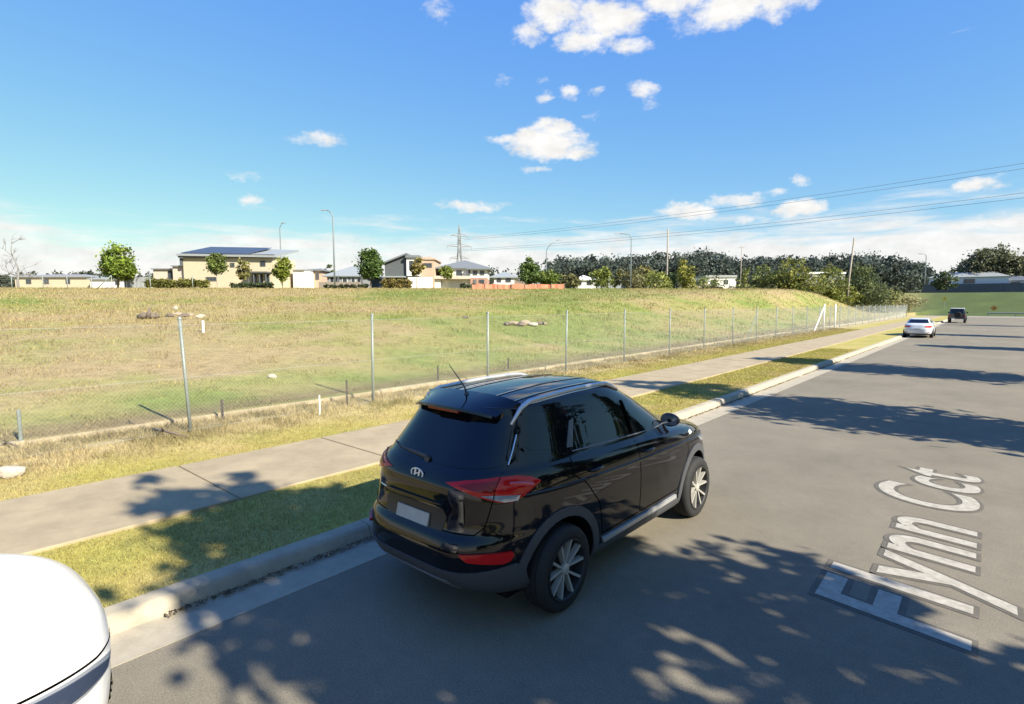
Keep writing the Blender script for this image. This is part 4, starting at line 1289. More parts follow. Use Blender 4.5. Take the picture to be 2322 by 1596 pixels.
gr = empty('guard_rail', (6, Y_END + 3.2, .0), 0, 'low steel guard rail across the end of the road', 'guard rail')
mb = MB().prism([(.0, .45), (.05, .5), (.0, .57), (.05, .64), (0, .72), (-.02, .72), (.03, .64), (-.02, .57), (.03, .5), (-.02, .45)], -7, 40, fn=lambda a, c, h: (h, -a, c))
mb.build('rail', M_GALV, gr)
for i in range(12): MB().box(-6.9 + i * 4 - .06, -6.9 + i * 4 + .06, .06, .16, -.3, .74).build('post', M_GALV, gr)

# ------------------------------------------------------------------ cars
M_BLACK = mat('black_car_paint', (.004, .004, .006), .05, spec=.5)
M_WHITEP = mat('white_car_paint', (.68, .68, .68), .25, coat=.8, spec=.4)
M_SILVP = mat('pale_grey_car_paint', (.58, .60, .64), .25, coat=.8, spec=.4)
M_DARKP = mat('charcoal_car_paint', (.022, .022, .026), .2, coat=.8)
M_GLASS = mat('tinted_glass', (.003, .004, .006), .02, spec=.5)
M_CLAD = mat('grey_plastic_cladding', (.055, .058, .064), .55, spec=.35)
M_GAP = mat('panel_gap', (.002, .002, .002), .9, spec=.0)
M_TYRE = mat('tyre_rubber', (.011, .011, .011), .8, var=.2, scale=12)
M_ALLOY = mat('alloy_rim', (.46, .44, .40), .38, metal=.4)
M_ALLOYD = mat('dark_rim_well', (.012, .012, .013), .6)
M_CHROME = mat('chrome', (.62, .63, .64), .15, metal=1.0)
M_RAIL = mat('silver_roof_rail', (.55, .56, .57), .35, metal=.6)
M_RED = mat('red_lamp_lens', (.45, .009, .010), .1, spec=.4)
M_REDD = mat('dark_red_lens', (.19, .004, .005), .12, spec=.4)
M_CLEAR = mat('clear_lamp_lens', (.34, .36, .40), .1, coat=1.0, metal=.4)
M_AMBER = mat('amber_lens', (.55, .20, .02), .15, coat=1.0)
M_PLATE = mat('number_plate', (.36, .35, .31), .5, var=.12, scale=9)
M_UNDER = mat('underbody', (.008, .008, .009), .9, spec=.1)

def superq(w, yr, yf, n_r, n_f, frac, k):
    """half plan outline from the middle of the tail round to the middle of the nose"""
    ym = yr + (yf - yr) * frac
    th = np.linspace(0, 1, 900)
    th = np.concatenate([th ** 3 * .5, 1 - th[::-1] ** 3 * .5]) * np.pi / 2
    def quarter(n, y0):
        x = w * np.sin(th) ** (2 / n)
        y = ym - (ym - y0) * np.cos(th) ** (2 / n)
        s = np.concatenate([[0], np.cumsum(np.hypot(np.diff(x), np.diff(y)))])
        t = np.linspace(0, s[-1], k)
        return np.interp(t, s, x), np.interp(t, s, y)
    xa, ya = quarter(n_r, yr)
    xb, yb = quarter(n_f, yf)
    return np.concatenate([xa, xb[::-1][1:]]), np.concatenate([ya, yb[::-1][1:]])

def pchip(x, Y, xq):
    h = np.diff(x)[:, None]; d = np.diff(Y, axis=0) / h
    m = np.zeros_like(Y)
    same = d[:-1] * d[1:] > 0
    w1, w2 = 2 * h[1:] + h[:-1], h[1:] + 2 * h[:-1]
    with np.errstate(divide='ignore', invalid='ignore'):
        hm = (w1 + w2) / (w1 / d[:-1] + w2 / d[1:])
    m[1:-1] = np.where(same, hm, 0)
    m[0], m[-1] = d[0], d[-1]
    i = np.clip(np.searchsorted(x, xq, side='right') - 1, 0, len(x) - 2)
    t = ((xq - x[i]) / (x[i + 1] - x[i]))[:, None]
    H = h[i]
    return (2 * t ** 3 - 3 * t ** 2 + 1) * Y[i] + (t ** 3 - 2 * t ** 2 + t) * H * m[i] + (-2 * t ** 3 + 3 * t ** 2) * Y[i + 1] + (t ** 3 - t ** 2) * H * m[i + 1]

class Car:
    def __init__(s, name, label, cat, loc, rz, levels, frac=.5, sub=7, k=56, scale=(1, 1, 1), group=None, roof=None):
        s.root = empty(name, loc, rz, label, cat, group)
        s.sc = np.array(scale)
        L = np.array(levels, float)
        s.nl = (len(L) - 1) * sub + 1
        xq = np.linspace(0, len(L) - 1, s.nl)
        s.P = pchip(np.arange(len(L), dtype=float), L, xq)
        loops = []
        for zr, zf, yr, yf, w, nr, nf, bow in s.P:
            x, y = superq(max(w, 1e-4), yr, yf, nr, nf, frac, k)
            t = (y - yr) / (yf - yr)
            z = zr + (zf - zr) * (t * t * (3 - 2 * t)) + bow * 4 * t * (1 - t)
            loops.append(np.stack([x, y, z], -1))
        loops = np.array(loops)
        if roof:                                         # one smooth crown over the top levels
            l0, zs, drop, hw = roof
            yy, zz = np.array([q[0] for q in zs]), np.array([q[1] for q in zs])
            yf_ = np.linspace(yy[0], yy[-1], 60)
            zfn = pchip(yy, zz[:, None], yf_)[:, 0]
            for j in range(s.nl):
                t = np.clip((xq[j] - l0) / 2.0, 0, 1); t = t * t * (3 - 2 * t)
                zr_ = np.interp(loops[j][:, 1], yf_, zfn) - drop * np.abs(loops[j][:, 0] / hw) ** 2.4
                loops[j][:, 2] = loops[j][:, 2] * (1 - t) + zr_ * t
        s.G = loops * s.sc                     # half body: level, outline point, xyz
    def full(s):
        G = s.G
        nl, nk, _ = G.shape
        left = G[:, 1:-1][:, ::-1] * np.array((-1, 1, 1))
        W = np.concatenate([G, left], 1)
        n = W.shape[1]
        V = W.reshape(-1, 3)
        I = np.arange(nl * n).reshape(nl, n)
        J = np.roll(I, -1, axis=1)
        Q = np.stack([I[:-1], J[:-1], J[1:], I[1:]], -1).reshape(-1, 4)
        Fc = [tuple(q) for q in Q] + [tuple(I[0][::-1]), tuple(I[-1])]
        return V, Fc
    def body(s, m, arches, r, name='body', arch_in=.52, angle=32):
        V, Fc = s.full()
        bm = bmesh.new()
        bv = [bm.verts.new(p) for p in V]
        for f in Fc: bm.faces.new([bv[i] for i in f])
        bmesh.ops.remove_doubles(bm, verts=bm.verts, dist=1e-4)
        bmesh.ops.recalc_face_normals(bm, faces=bm.faces)
        s.bvh = BVHTree.FromBMesh(bm)
        me = bpy.data.meshes.new(name); bm.to_mesh(me); bm.free()
        me.materials.append(m); me.materials.append(M_UNDER)
        o = bpy.data.objects.new(name, me); C.objects.link(o)
        cut = MB()
        for (y, z) in arches:
            for sx in (-1, 1):
                a, b = sorted((sx * arch_in * s.sc[0], sx * 1.3))
                cut.lathe([(.0001, a), (r, a), (r, b), (.0001, b)], 40, axis='x', c=(0, y, z))
        co = cut.build('cutter', M_UNDER)
        md = o.modifiers.new('arches', 'BOOLEAN'); md.operation = 'DIFFERENCE'; md.solver = 'EXACT'; md.object = co
        dg = bpy.context.evaluated_depsgraph_get()
        nm = bpy.data.meshes.new_from_object(o.evaluated_get(dg))
        o.modifiers.clear(); o.data = nm; nm.name = name
        bpy.data.objects.remove(co)
        nm.materials.clear(); nm.materials.append(m); nm.materials.append(M_UNDER)
        zmin = min(z for y, z in arches)
        for p in nm.polygons:
            c = p.center; u = False
            for (y, z) in arches:
                d = math.hypot(c.y - y, c.z - z)
                if d < r * 1.02 and (abs(d - r) < .012 and abs(p.normal.x) < .3 or abs(abs(c.x) - arch_in * s.sc[0]) < .003): u = True
            if p.normal.z < -.7 and c.z < .5: u = True
            p.material_index = 1 if u else 0
        nm.polygons.foreach_set('use_smooth', [True] * len(nm.polygons))
        nm.set_sharp_from_angle(angle=R(angle))
        o.parent = s.root
        s.bodyo = o
        return o
    # -- projecting flat outlines on the body
    def cast(s, kind, a, b):
        if kind == 'side': o, d = Vector((3, a, b)), Vector((-1, 0, 0))
        elif kind == 'rear': o, d = Vector((a, -3, b)), Vector((0, 1, 0))
        elif kind == 'front': o, d = Vector((a, 9, b)), Vector((0, -1, 0))
        elif kind == 'top': o, d = Vector((a, b, 4)), Vector((0, 0, -1))
        elif kind == 'wrap':                               # a: arc length from the middle of the tail, b: height
            return s.wrap(a, b, 0)
        elif kind == 'wrapf': return s.wrap(a, b, 1)
        h = s.bvh.ray_cast(o, d)
        if h[0] is None:
            h = s.bvh.find_nearest(Vector((0.85 if kind == 'side' else a, a if kind == 'side' else b if kind == 'top' else (0 if kind == 'rear' else 4.4), b if kind != 'top' else 1.5)))
        n = h[1]
        if n.dot(d) > 0: n = -n
        return h[0], n
    def wrap(s, a, z, front):
        G = s.G
        lev = G[:, -1, 2] if front else G[:, 0, 2]
        sg = 1 if a >= 0 else -1
        def loop_at(zz):
            j = int(np.clip(np.searchsorted(lev, zz) - 1, 0, len(lev) - 2))
            t = float(np.clip((zz - lev[j]) / max(lev[j + 1] - lev[j], 1e-6), 0, 1))
            return G[j] * (1 - t) + G[j + 1] * t
        def pt(aa, zz):
            Lp = loop_at(zz)
            if front: Lp = Lp[::-1]
            ds = np.concatenate([[0], np.cumsum(np.hypot(np.diff(Lp[:, 0]), np.diff(Lp[:, 1])))])
            return np.array([np.interp(aa, ds, Lp[:, i]) for i in range(3)])
        A = abs(a)
        p = pt(A, z); e = .012
        ta = pt(A + e, z) - pt(max(A - e, 0), z); tb = pt(A, z + e) - pt(A, z - e)
        n = np.cross(ta, tb)
        if front: n = -n
        n /= np.linalg.norm(n)
        p, n = Vector(p), Vector(n)
        if sg < 0: p.x, n.x = -p.x, -n.x
        return p, n
    def patch(s, name, m, kind, poly, off=.003, res=.035, parent=None, mirror=False, depth=.012, smooth=True, crown=0.0):
        """a panel with the given outline lying on the body, 'off' proud of it, with its rim turned down"""
        P = [Vector((a, b)) for a, b in poly]
        pts = []
        for i, p in enumerate(P):
            q = P[(i + 1) % len(P)]
            n = max(1, int((q - p).length / res))
            pts += [p.lerp(q, j / n) for j in range(n)]
        nb = len(pts)
        x0, x1 = min(p.x for p in pts), max(p.x for p in pts); y0, y1 = min(p.y for p in pts), max(p.y for p in pts)
        def inside(p):
            c = False
            for i in range(nb):
                a, b = pts[i], pts[i - 1]
                if (a.y > p.y) != (b.y > p.y) and p.x < (b.x - a.x) * (p.y - a.y) / (b.y - a.y) + a.x: c = not c
            return c
        inner = []
        gx_, gy_ = np.arange(x0 + res * .5, x1, res), np.arange(y0 + res * .5, y1, res)
        for gx1 in gx_:
            for gy1 in gy_:
                p = Vector((gx1, gy1))
                if inside(p) and min((p - q).length for q in pts) > res * .45: inner.append(p)
        allp = pts + inner
        vo, _, fo, *_r = delaunay_2d_cdt(allp, [(i, (i + 1) % nb) for i in range(nb)], [list(range(nb))], 1, 1e-5)
        V, N = [], []
        for p in vo:
            q, n = s.cast(kind, p.x, p.y)
            o_ = off
            if crown:
                dmin = min((p - t).length for t in pts)
                o_ += crown * min(1, dmin / .06)
            V.append(q + n * o_); N.append(n)
        F2 = [tuple(f) for f in fo]
        # rim: find boundary edges
        ec = {}
        for f in F2:
            for i in range(len(f)):
                e = (f[i], f[(i + 1) % len(f)]); ec[e] = ec.get(e, 0) + 1
        rim = [e for e in ec if (e[1], e[0]) not in ec]
        mp = {}
        for e in rim:
            for v in e:
                if v not in mp: mp[v] = len(V); V.append(V[v] - N[v] * (off + depth)); N.append(N[v])
        F2 += [(e[1], e[0], mp[e[0]], mp[e[1]]) for e in rim]
        outs = []
        for mir in ((1, -1) if mirror else (1,)):
            VV = [Vector((v.x * mir, v.y, v.z)) for v in V]
            o = mesh_obj(name, VV, F2 if mir == 1 else [f[::-1] for f in F2], m, parent or s.root)
            bm = bmesh.new(); bm.from_mesh(o.data)
            bmesh.ops.recalc_face_normals(bm, faces=bm.faces)
            if len(bm.faces):
                f0 = bm.faces[0] if hasattr(bm.faces, 'ensure_lookup_table') and not bm.faces.ensure_lookup_table() else bm.faces[0]
                n0 = Vector((N[F2[0][0]].x * mir, N[F2[0][0]].y, N[F2[0][0]].z))
                if f0.normal.dot(n0) < 0:
                    for f in bm.faces: f.normal_flip()
            bm.to_mesh(o.data); bm.free()
            if smooth:
                o.data.polygons.foreach_set('use_smooth', [True] * len(o.data.polygons)); o.data.set_sharp_from_angle(angle=R(40))
            outs.append(o)
        return outs
    def line(s, name, m, kind, pts, w=.006, h=.0015, parent=None, mirror=False, closed=False):
        """a narrow strip (seam, trim) following the body"""
        Q = []
        pp = [Vector(p) for p in pts]
        if closed: pp.append(pp[0])
        for i in range(len(pp) - 1):
            n = max(1, int((pp[i + 1] - pp[i]).length / .04))
            Q += [pp[i].lerp(pp[i + 1], j / n) for j in range(n)]
        Q.append(pp[-1])
        C3 = [s.cast(kind, q.x, q.y) for q in Q]
        V, Fc = [], []
        for i, (p, n) in enumerate(C3):
            t = (C3[min(i + 1, len(C3) - 1)][0] - C3[max(i - 1, 0)][0]).normalized()
            b = n.cross(t).normalized()
            V += [p - b * w * .5 - n * .006, p - b * w * .5 + n * h, p + b * w * .5 + n * h, p + b * w * .5 - n * .006]
        for i in range(len(C3) - 1):
            a, c = i * 4, i * 4 + 4
            for k in range(3): Fc.append((a + k, a + k + 1, c + k + 1, c + k))
        outs = []
        for mir in ((1, -1) if mirror else (1,)):
            outs.append(mesh_obj(name, [Vector((v.x * mir, v.y, v.z)) for v in V], Fc if mir == 1 else [f[::-1] for f in Fc], m, parent or s.root, smooth=True))
        return outs
    def wheel(s, x, y, r, w, rim_r, spokes, side, m_rim=None, double=True):
        m_rim = m_rim or M_ALLOY
        T = MB()
        sh = .018
        prof = [(rim_r, -w / 2 + .01), (rim_r + .012, -w / 2), (r - .045, -w / 2 - .002), (r - sh, -w / 2 + .012), (r - .004, -w / 2 + .035), (r, -w / 2 + .06)]
        tread = []
        for gxx in (-.055, 0, .055):
            tread += [(r, gxx - .005), (r - .008, gxx - .004), (r - .008, gxx + .004), (r, gxx + .005)]
        prof = prof + [t for t in tread if abs(t[1]) < w / 2 - .06] + [(a, -b) for a, b in prof[::-1]]
        T.lathe(prof, 56, axis='x', c=(0, 0, 0))
        wo = T.build('wheel', M_TYRE, s.root, smooth=True, angle=35)
        wo.location = (x, y, r)
        f = w / 2 * side
        W = MB()                                            # dark well with hub
        W.lathe([(rim_r + .002, -f * .95), (rim_r - .004, f * .98), (rim_r - .018, f * .9), (rim_r - .03, f * .2), (.07, f * .15), (.0005, f * .15)], 48, axis='x')
        W.lathe([(rim_r + .004, f * .93), (rim_r + .002, f * 1.04), (rim_r - .012, f * 1.05), (rim_r - .020, f * .93)], 56, axis='x', closed=True)
        W.build('rim_well', M_ALLOYD, wo, smooth=True, angle=35)
        S = MB()
        S.lathe([(.0005, f * .93), (.030, f * .93), (.045, f * .86), (.05, f * .6), (.0005, f * .6)], 20, axis='x')
        for i in range(spokes):
            a0 = 2 * math.pi * i / spokes + .35
            for da in ((-.17, .17) if double else (0,)):
                a1 = a0 + da
                ci, si = math.cos(a0 + da * .6), math.sin(a0 + da * .6); co_, so = math.cos(a1 * 1 + da * .75), math.sin(a1 + da * .75)
                wi, wo_ = (.008, .0115) if double else (.012, .017)
                p0 = Vector((0, ci * .04, si * .04)); p1 = Vector((0, co_ * (rim_r - .012), so * (rim_r - .012)))
                t = (p1 - p0).normalized(); bn = Vector((0, -t.z, t.y))
                V = []
                for p, hw, fx in ((p0, wi, f * .80), (p1, wo_, f * .96)):
                    for sx, sw in ((1, 1), (1, -1), (.55, -1.3), (.55, 1.3)):
                        V.append((fx * sx, p.y + bn.y * hw * sw, p.z + bn.z * hw * sw))
                S.add(V, [(0, 1, 5, 4), (1, 2, 6, 5), (2, 3, 7, 6), (3, 0, 4, 7), (4, 5, 6, 7), (3, 2, 1, 0)])
        S.build('rim', m_rim, wo, angle=40, smooth=True)
        return wo

def arc(cy, cz, r, a0, a1, n=14):
    return [(cy + r * math.cos(R(a0 + (a1 - a0) * i / n)), cz + r * math.sin(R(a0 + (a1 - a0) * i / n))) for i in range(n + 1)]

# ---- the black SUV
SX, SY, SZ = 1.03, 1.03, 1.10
LV = [  # z rear, z front, y rear, y front, half width, squareness rear, front, bow
    (.25, .23, .42, 4.28, .66, 5, 5, 0),
    (.27, .24, .26, 4.36, .84, 5, 4.6, 0),
    (.36, .34, .09, 4.43, .892, 4.6, 4.2, 0),
    (.48, .46, .02, 4.465, .908, 4.4, 4.0, 0),
    (.60, .58, .00, 4.475, .918, 4.3, 3.8, 0),
    (.68, .66, .02, 4.47, .922, 4.3, 3.7, 0),
    (.75, .73, .065, 4.46, .922, 4.3, 3.6, 0),
    (.86, .82, .085, 4.42, .918, 4.2, 3.5, 0),
    (.97, .90, .09, 4.34, .908, 4.1, 3.5, .01),
    (1.04, .965, .10, 4.12, .892, 4.0, 3.6, .015),
    (1.095, 1.02, .13, 3.78, .868, 4.0, 3.8, .02),
    (1.135, 1.055, .165, 3.50, .842, 4.0, 3.9, .015),
    (1.165, 1.09, .20, 3.40, .818, 4.0, 3.8, .01),
    (1.30, 1.265, .325, 3.06, .748, 4.0, 3.6, .0),
    (1.44, 1.435, .445, 2.72, .680, 4.0, 3.5, .0),
    (1.525, 1.53, .50, 2.50, .632, 4.0, 3.5, .01),
    (1.575, 1.585, .50, 2.34, .585, 4.0, 3.5, .025),
    (1.60, 1.605, .56, 2.22, .52, 4.0, 3.5, .035),
    (1.613, 1.615, .75, 2.05, .34, 4.0, 3.5, .035),
    (1.62, 1.62, .95, 1.85, .0, 4.0, 3.5, .035),
]
suv = Car('black_suv', 'black compact SUV with grey wheel arch cladding parked against the kerb', 'car', (-3.54, 2.77, 0), 0, LV, .5, 7, 60, (SX, SY, SZ), roof=(15, ((.3, 1.55), (.5, 1.580), (.8, 1.612), (1.2, 1.638), (1.6, 1.648), (2.0, 1.642), (2.3, 1.622), (2.6, 1.58)), .055, .56))
def sc2(pts): return [(a * SY, b * SZ) for a, b in pts]      # side outlines: y, z
def scx(pts): return [(a * SX, b * SZ) for a, b in pts]
WY0, WY1, WZ, WR = .905 * SY, 3.575 * SY, .365, .365
suv.body(M_BLACK, [(WY0, WZ), (WY1, WZ)], .445)
for y in (WY0, WY1):
    for sd_ in (1, -1):
        suv.wheel(sd_ * .815 * SX, y, WR, .235, .262, 5, sd_)
# cladding: arches, sills, rear and front skirts
def arch_poly(cy, cz, r0, r1, a0, a1):
    return arc(cy, cz, r1, a0, a1, 22) + arc(cy, cz, r0, a1, a0, 22)
suv.patch('wheel_arch_trim', M_CLAD, 'side', arch_poly(WY0, WZ, .447, .53, -16, 206), .012, .03, mirror=True)
suv.patch('wheel_arch_trim', M_CLAD, 'side', arch_poly(WY1, WZ, .447, .53, -22, 196), .012, .03, mirror=True)
suv.patch('sill_trim', M_CLAD, 'side', [(WY0 + .50, .275), (WY1 - .50, .275), (WY1 - .50, .36), (WY1 - .62, .40), (WY0 + .62, .40), (WY0 + .50, .37)], .014, .03, mirror=True)
suv.patch('sill_strip', M_RAIL, 'side', [(WY0 + .60, .40), (WY1 - .60, .40), (WY1 - .62, .445), (WY0 + .58, .445)], .022, .03, mirror=True)
suv.patch('rear_bumper_trim', M_CLAD, 'wrap', [(-1.06, .30), (1.06, .30), (1.10, .52), (1.02, .575), (.90, .565), (.55, .53), (.40, .52), (-.40, .52), (-.55, .53), (-.90, .565), (-1.02, .575), (-1.10, .52)], .012, .035)
suv.patch('skid_plate', mat('silver_skid_plate', (.20, .21, .22), .45, metal=.4), 'wrap', [(-.45, .33), (.45, .33), (.40, .42), (-.40, .42)], .018, .035)
suv.patch('front_bumper_trim', M_CLAD, 'wrapf', [(-1.05, .28), (1.05, .28), (1.05, .42), (-1.05, .42)], .010, .04)
# bumper reflectors, set in the trim
for sg in (1, -1):
    suv.patch('reflector', M_RED, 'wrap', [(sg * a, b) for a, b in ((.56, .685), (.62, .635), (.90, .60), (.96, .61), (1.0, .655), (.98, .685), (.74, .695))], .022, .03, depth=.02)
# tailgate
tg = [(-.70, 1.10), (-.62, .71), (-.56, .665), (.56, .665), (.62, .71), (.70, 1.10), (.70, 1.155), (-.70, 1.155)]
suv.line('tailgate_seam', M_GAP, 'wrap', scx([(.745, 1.15), (.735, .97), (.69, .80), (.62, .745), (0, .735), (-.62, .745), (-.69, .80), (-.735, .97), (-.745, 1.15)]), .009, .0012)
# number plate in a shallow framed recess
suv.patch('plate_recess', mat('recess_black_plastic', (.010, .010, .011), .45), 'rear', scx([(-.34, .735), (.34, .735), (.37, .84), (.33, .885), (-.33, .885), (-.37, .84)]), .002, .04)
suv.patch('number_plate', M_PLATE, 'rear', [(-.20, .805), (.20, .805), (.20, .91), (-.20, .91)], .014, .06)
suv.patch('plate_lamp_strip', M_BLACK, 'rear', scx([(-.36, .89), (.36, .89), (.34, .925), (-.34, .925)]), .022, .04, crown=.008)
# rear window, high brake lamp, spoiler
rw = [(-.70, 1.185), (-.35, 1.165), (.35, 1.165), (.70, 1.185), (.755, 1.235), (.70, 1.38), (.61, 1.50), (-.61, 1.50), (-.70, 1.38), (-.755, 1.235)]
suv.patch('rear_window', M_GLASS, 'wrap', scx(rw), .004, .04)
sp = MB()
sy0, sy1 = .385 * SY, .74 * SY
prof_s = []
N_ = 22
V, Fc = [], []
for i in range(N_ + 1):
    t = -1 + 2 * i / N_
    x = t * .495 * SX; xf = t * .565 * SX
    bend = .11 * abs(t) ** 3 + .02 * t * t
    drop = .055 * abs(t) ** 3
    ring = [(x, sy0 + bend, 1.545 * SZ - drop), (x, sy0 + bend + .005, 1.565 * SZ - drop), (x, sy0 + bend + .16, 1.603 * SZ - drop * .9), (xf, sy1, 1.638 * SZ - drop * .75),
            (xf, sy1, 1.56 * SZ - drop), (x, sy0 + bend + .14, 1.525 * SZ - drop)]
    V += ring
for i in range(N_):
    for k in range(6):
        a, b = i * 6 + k, i * 6 + (k + 1) % 6
        Fc.append((a, b, b + 6, a + 6))
Fc += [tuple(range(6))[::-1], tuple(range(N_ * 6, N_ * 6 + 6))]
spo = sp.add(V, Fc).build('spoiler', M_BLACK, suv.root, smooth=True, angle=38)
bl = MB()
for i in range(10):
    xa, xb = (-.17 + .034 * i) * SX, (-.17 + .034 * (i + 1)) * SX
    bl.box(xa, xb - .0005, sy0 + .003, sy0 + .05, 1.532 * SZ, 1.552 * SZ)
MB().box(-.19, .19, sy0 + .012, sy0 + .06, 1.523 * SZ, 1.5445 * SZ).build('brake_light', M_REDD, spo)
# side fins of the rear window: pale quarter strips seen against the dark glass
for sg in (1, -1):
    suv.patch('rear_pillar_fin', M_BLACK, 'wrap', scx([(sg * a, b) for a, b in ((.76, 1.18), (.80, 1.22), (.745, 1.40), (.68, 1.50), (.64, 1.50), (.71, 1.37))]), .012, .03, crown=.006)
    suv.line('fin_edge', M_CHROME, 'wrap', scx([(sg * a, b) for a, b in ((.755, 1.19), (.735, 1.27), (.70, 1.38))]), .010, .016)
# wiper
pw0, nw0 = suv.cast('wrap', .03, 1.185 * SZ); pw1, nw1 = suv.cast('wrap', -.42, 1.20 * SZ)
wp = MB(); wp.tube([pw0 + nw0 * .03, pw0.lerp(pw1, .4) + nw0 * .035, pw1 + nw1 * .022], [.016, .010, .006], 6)
for k in range(1):
    wp.tube([suv.cast('wrap', .02 - .56 * j / 8, (1.178 + .035 * j / 8) * SZ)[0] + suv.cast('wrap', .02 - .56 * j / 8, (1.178 + .035 * j / 8) * SZ)[1] * .016 for j in range(9)], .007, 5)
wp.lathe([(.0005, .0), (.03, .0), (.025, .035), (.0005, .04)], 12, axis='y', c=(pw0.x, pw0.y - .03, pw0.z))
wp.build('wiper', M_CLAD, suv.root, smooth=True, angle=40)
# tail lamps
for sg in (1, -1):
    tl = [(.33, 1.075), (.50, 1.105), (.72, 1.125), (.88, 1.122), (1.02, 1.10), (1.14, 1.06), (1.06, 1.02), (.99, .985), (.89, .955), (.80, .96), (.68, .99), (.50, 1.04)]
    lamp_ = suv.patch('tail_light', M_RED, 'wrap', scx([(sg * a, b) for a, b in tl]), .012, .025, crown=.010)[0]
    suv.patch('inner_lens', M_REDD, 'wrap', scx([(sg * a, b) for a, b in ((.46, 1.068), (.56, 1.088), (.74, 1.10), (.74, 1.03), (.60, 1.04))]), .024, .025, parent=lamp_, crown=.002)
    suv.patch('clear_lens', M_CLEAR, 'wrap', scx([(sg * a, b) for a, b in ((.64, 1.012), (.76, 1.012), (.95, .995), (.93, .962), (.82, .963))]), .021, .02, parent=lamp_, crown=.003)
    suv.line('lens_divider', M_GAP, 'wrap', scx([(sg * .745, 1.12), (sg * .735, .98)]), .006, .0235, parent=lamp_)
    suv.line('lamp_bulb_strip', mat('bright_red_lens', (.55, .03, .03), .1, coat=1.0), 'wrap', scx([(sg * .84, 1.075), (sg * .96, 1.065), (sg * 1.06, 1.045)]), .035, .0245, parent=lamp_)
# emblem: a chrome oval ring crossed by a slanted letter of two stems and a sweeping bar
pe, ne = suv.cast('rear', 0, 1.085 * SZ)
em = MB()
EW, EH = .078, .046
n = 28
V, Fc = [], []
for i in range(n):
    a = 2 * math.pi * i / n
    for k, (ra, rb) in enumerate(((0, 0), (.0, .008), (.011, .008), (.011, 0))):
        V.append((pe.x + (EW - ra) * math.cos(a), pe.y - .004 - rb, pe.z + (EH - ra * .8) * math.sin(a)))
for i in range(n):
    j = (i + 1) % n
    for k in range(4): Fc.append((i * 4 + k, i * 4 + (k + 1) % 4, j * 4 + (k + 1) % 4, j * 4 + k))
em.add(V, Fc)
def bar(x0, z0, x1, z1, w):
    em.add([(pe.x + a, pe.y - b, pe.z + c) for b in (.003, .012) for a, c in ((x0 - w, z0), (x0 + w, z0), (x1 + w, z1), (x1 - w, z1))],
           [(0, 1, 2, 3), (7, 6, 5, 4), (0, 4, 5, 1), (1, 5, 6, 2), (2, 6, 7, 3), (3, 7, 4, 0)])
bar(-.034, -.030, -.016, .034, .009); bar(.016, -.034, .034, .030, .009)
em.add([(pe.x + a, pe.y - b, pe.z + c) for b in (.002, .0115) for a, c in ((-.026, -.012), (.026, .004), (.028, .014), (-.022, -.002))],
       [(0, 1, 2, 3), (7, 6, 5, 4), (0, 4, 5, 1), (1, 5, 6, 2), (2, 6, 7, 3), (3, 7, 4, 0)])
em.build('emblem', mat('emblem_silver', (.72, .74, .77), .3, metal=.3), suv.root)
# model badges low on the tailgate are only pale smudges in the photograph: thin chrome strips
suv.line('badge_strip', M_CHROME, 'rear', scx([(-.50, .905), (-.385, .905)]), .016, .004)
# side windows
fw_ = [(3.18, 1.125), (2.185, 1.165), (2.225, 1.437), (2.50, 1.432), (2.70, 1.375), (2.93, 1.27)]
rwn = [(2.10, 1.17), (1.17, 1.215), (1.19, 1.26), (1.30, 1.405), (1.42, 1.428), (2.14, 1.44)]
qw = [(1.08, 1.225), (.70, 1.262), (.66, 1.285), (.80, 1.345), (.97, 1.385), (1.20, 1.398)]
door_f = [(3.30, 1.075), (2.15, 1.11), (2.14, .55), (2.16, .455), (3.02, .455), (3.17, .60), (3.30, .80)]
door_r = [(2.13, 1.11), (1.10, 1.145), (1.05, 1.03), (1.22, .92), (1.40, .72), (1.47, .455), (2.13, .455), (2.12, .55)]
for sg_mirror in (True,):
    suv.patch('window_surround', M_GLASS, 'side', sc2([(3.28, 1.105), (1.15, 1.19), (.64, 1.245), (.60, 1.285), (.76, 1.358), (.95, 1.405), (1.25, 1.45), (2.2, 1.468), (2.54, 1.455), (2.78, 1.385), (3.04, 1.25)]), .0025, .04, mirror=True)
    suv.line('door_gap', M_GAP, 'side', sc2([(3.31, 1.09), (3.31, .80), (3.18, .60), (3.03, .445), (2.16, .445), (2.145, .55), (2.145, 1.10)]), .011, .001, mirror=True)
    suv.line('door_gap', M_GAP, 'side', sc2([(2.13, .445), (1.47, .445), (1.40, .73), (1.22, .93), (1.04, 1.04), (1.09, 1.16)]), .011, .001, mirror=True)
    suv.patch('window', M_GLASS, 'side', sc2(fw_), .006, .04, mirror=True)
    suv.patch('window', M_GLASS, 'side', sc2(rwn), .006, .04, mirror=True)
    suv.patch('window', M_GLASS, 'side', sc2(qw), .006, .04, mirror=True)
    suv.line('window_trim', mat('satin_trim', (.16, .17, .18), .35, metal=.5), 'side', sc2([(3.26, 1.102), (2.15, 1.148), (1.14, 1.188)]), .011, .006, mirror=True)
    suv.patch('door_pillar', M_GAP, 'side', sc2([(2.105, 1.165), (2.18, 1.16), (2.215, 1.45), (2.15, 1.45)]), .0075, .04, mirror=True)
    suv.patch('door_pillar', mat('glossy_pillar', (.11, .11, .115), .2, coat=.5), 'side', sc2([(1.085, 1.222), (1.165, 1.215), (1.30, 1.415), (1.23, 1.405)]), .0085, .03, mirror=True)
    suv.line('body_crease', M_BLACK, 'side', sc2([(4.05, .86), (3.2, .905), (2.2, .93), (1.2, .965), (.5, .985)]), .030, .007, mirror=True)
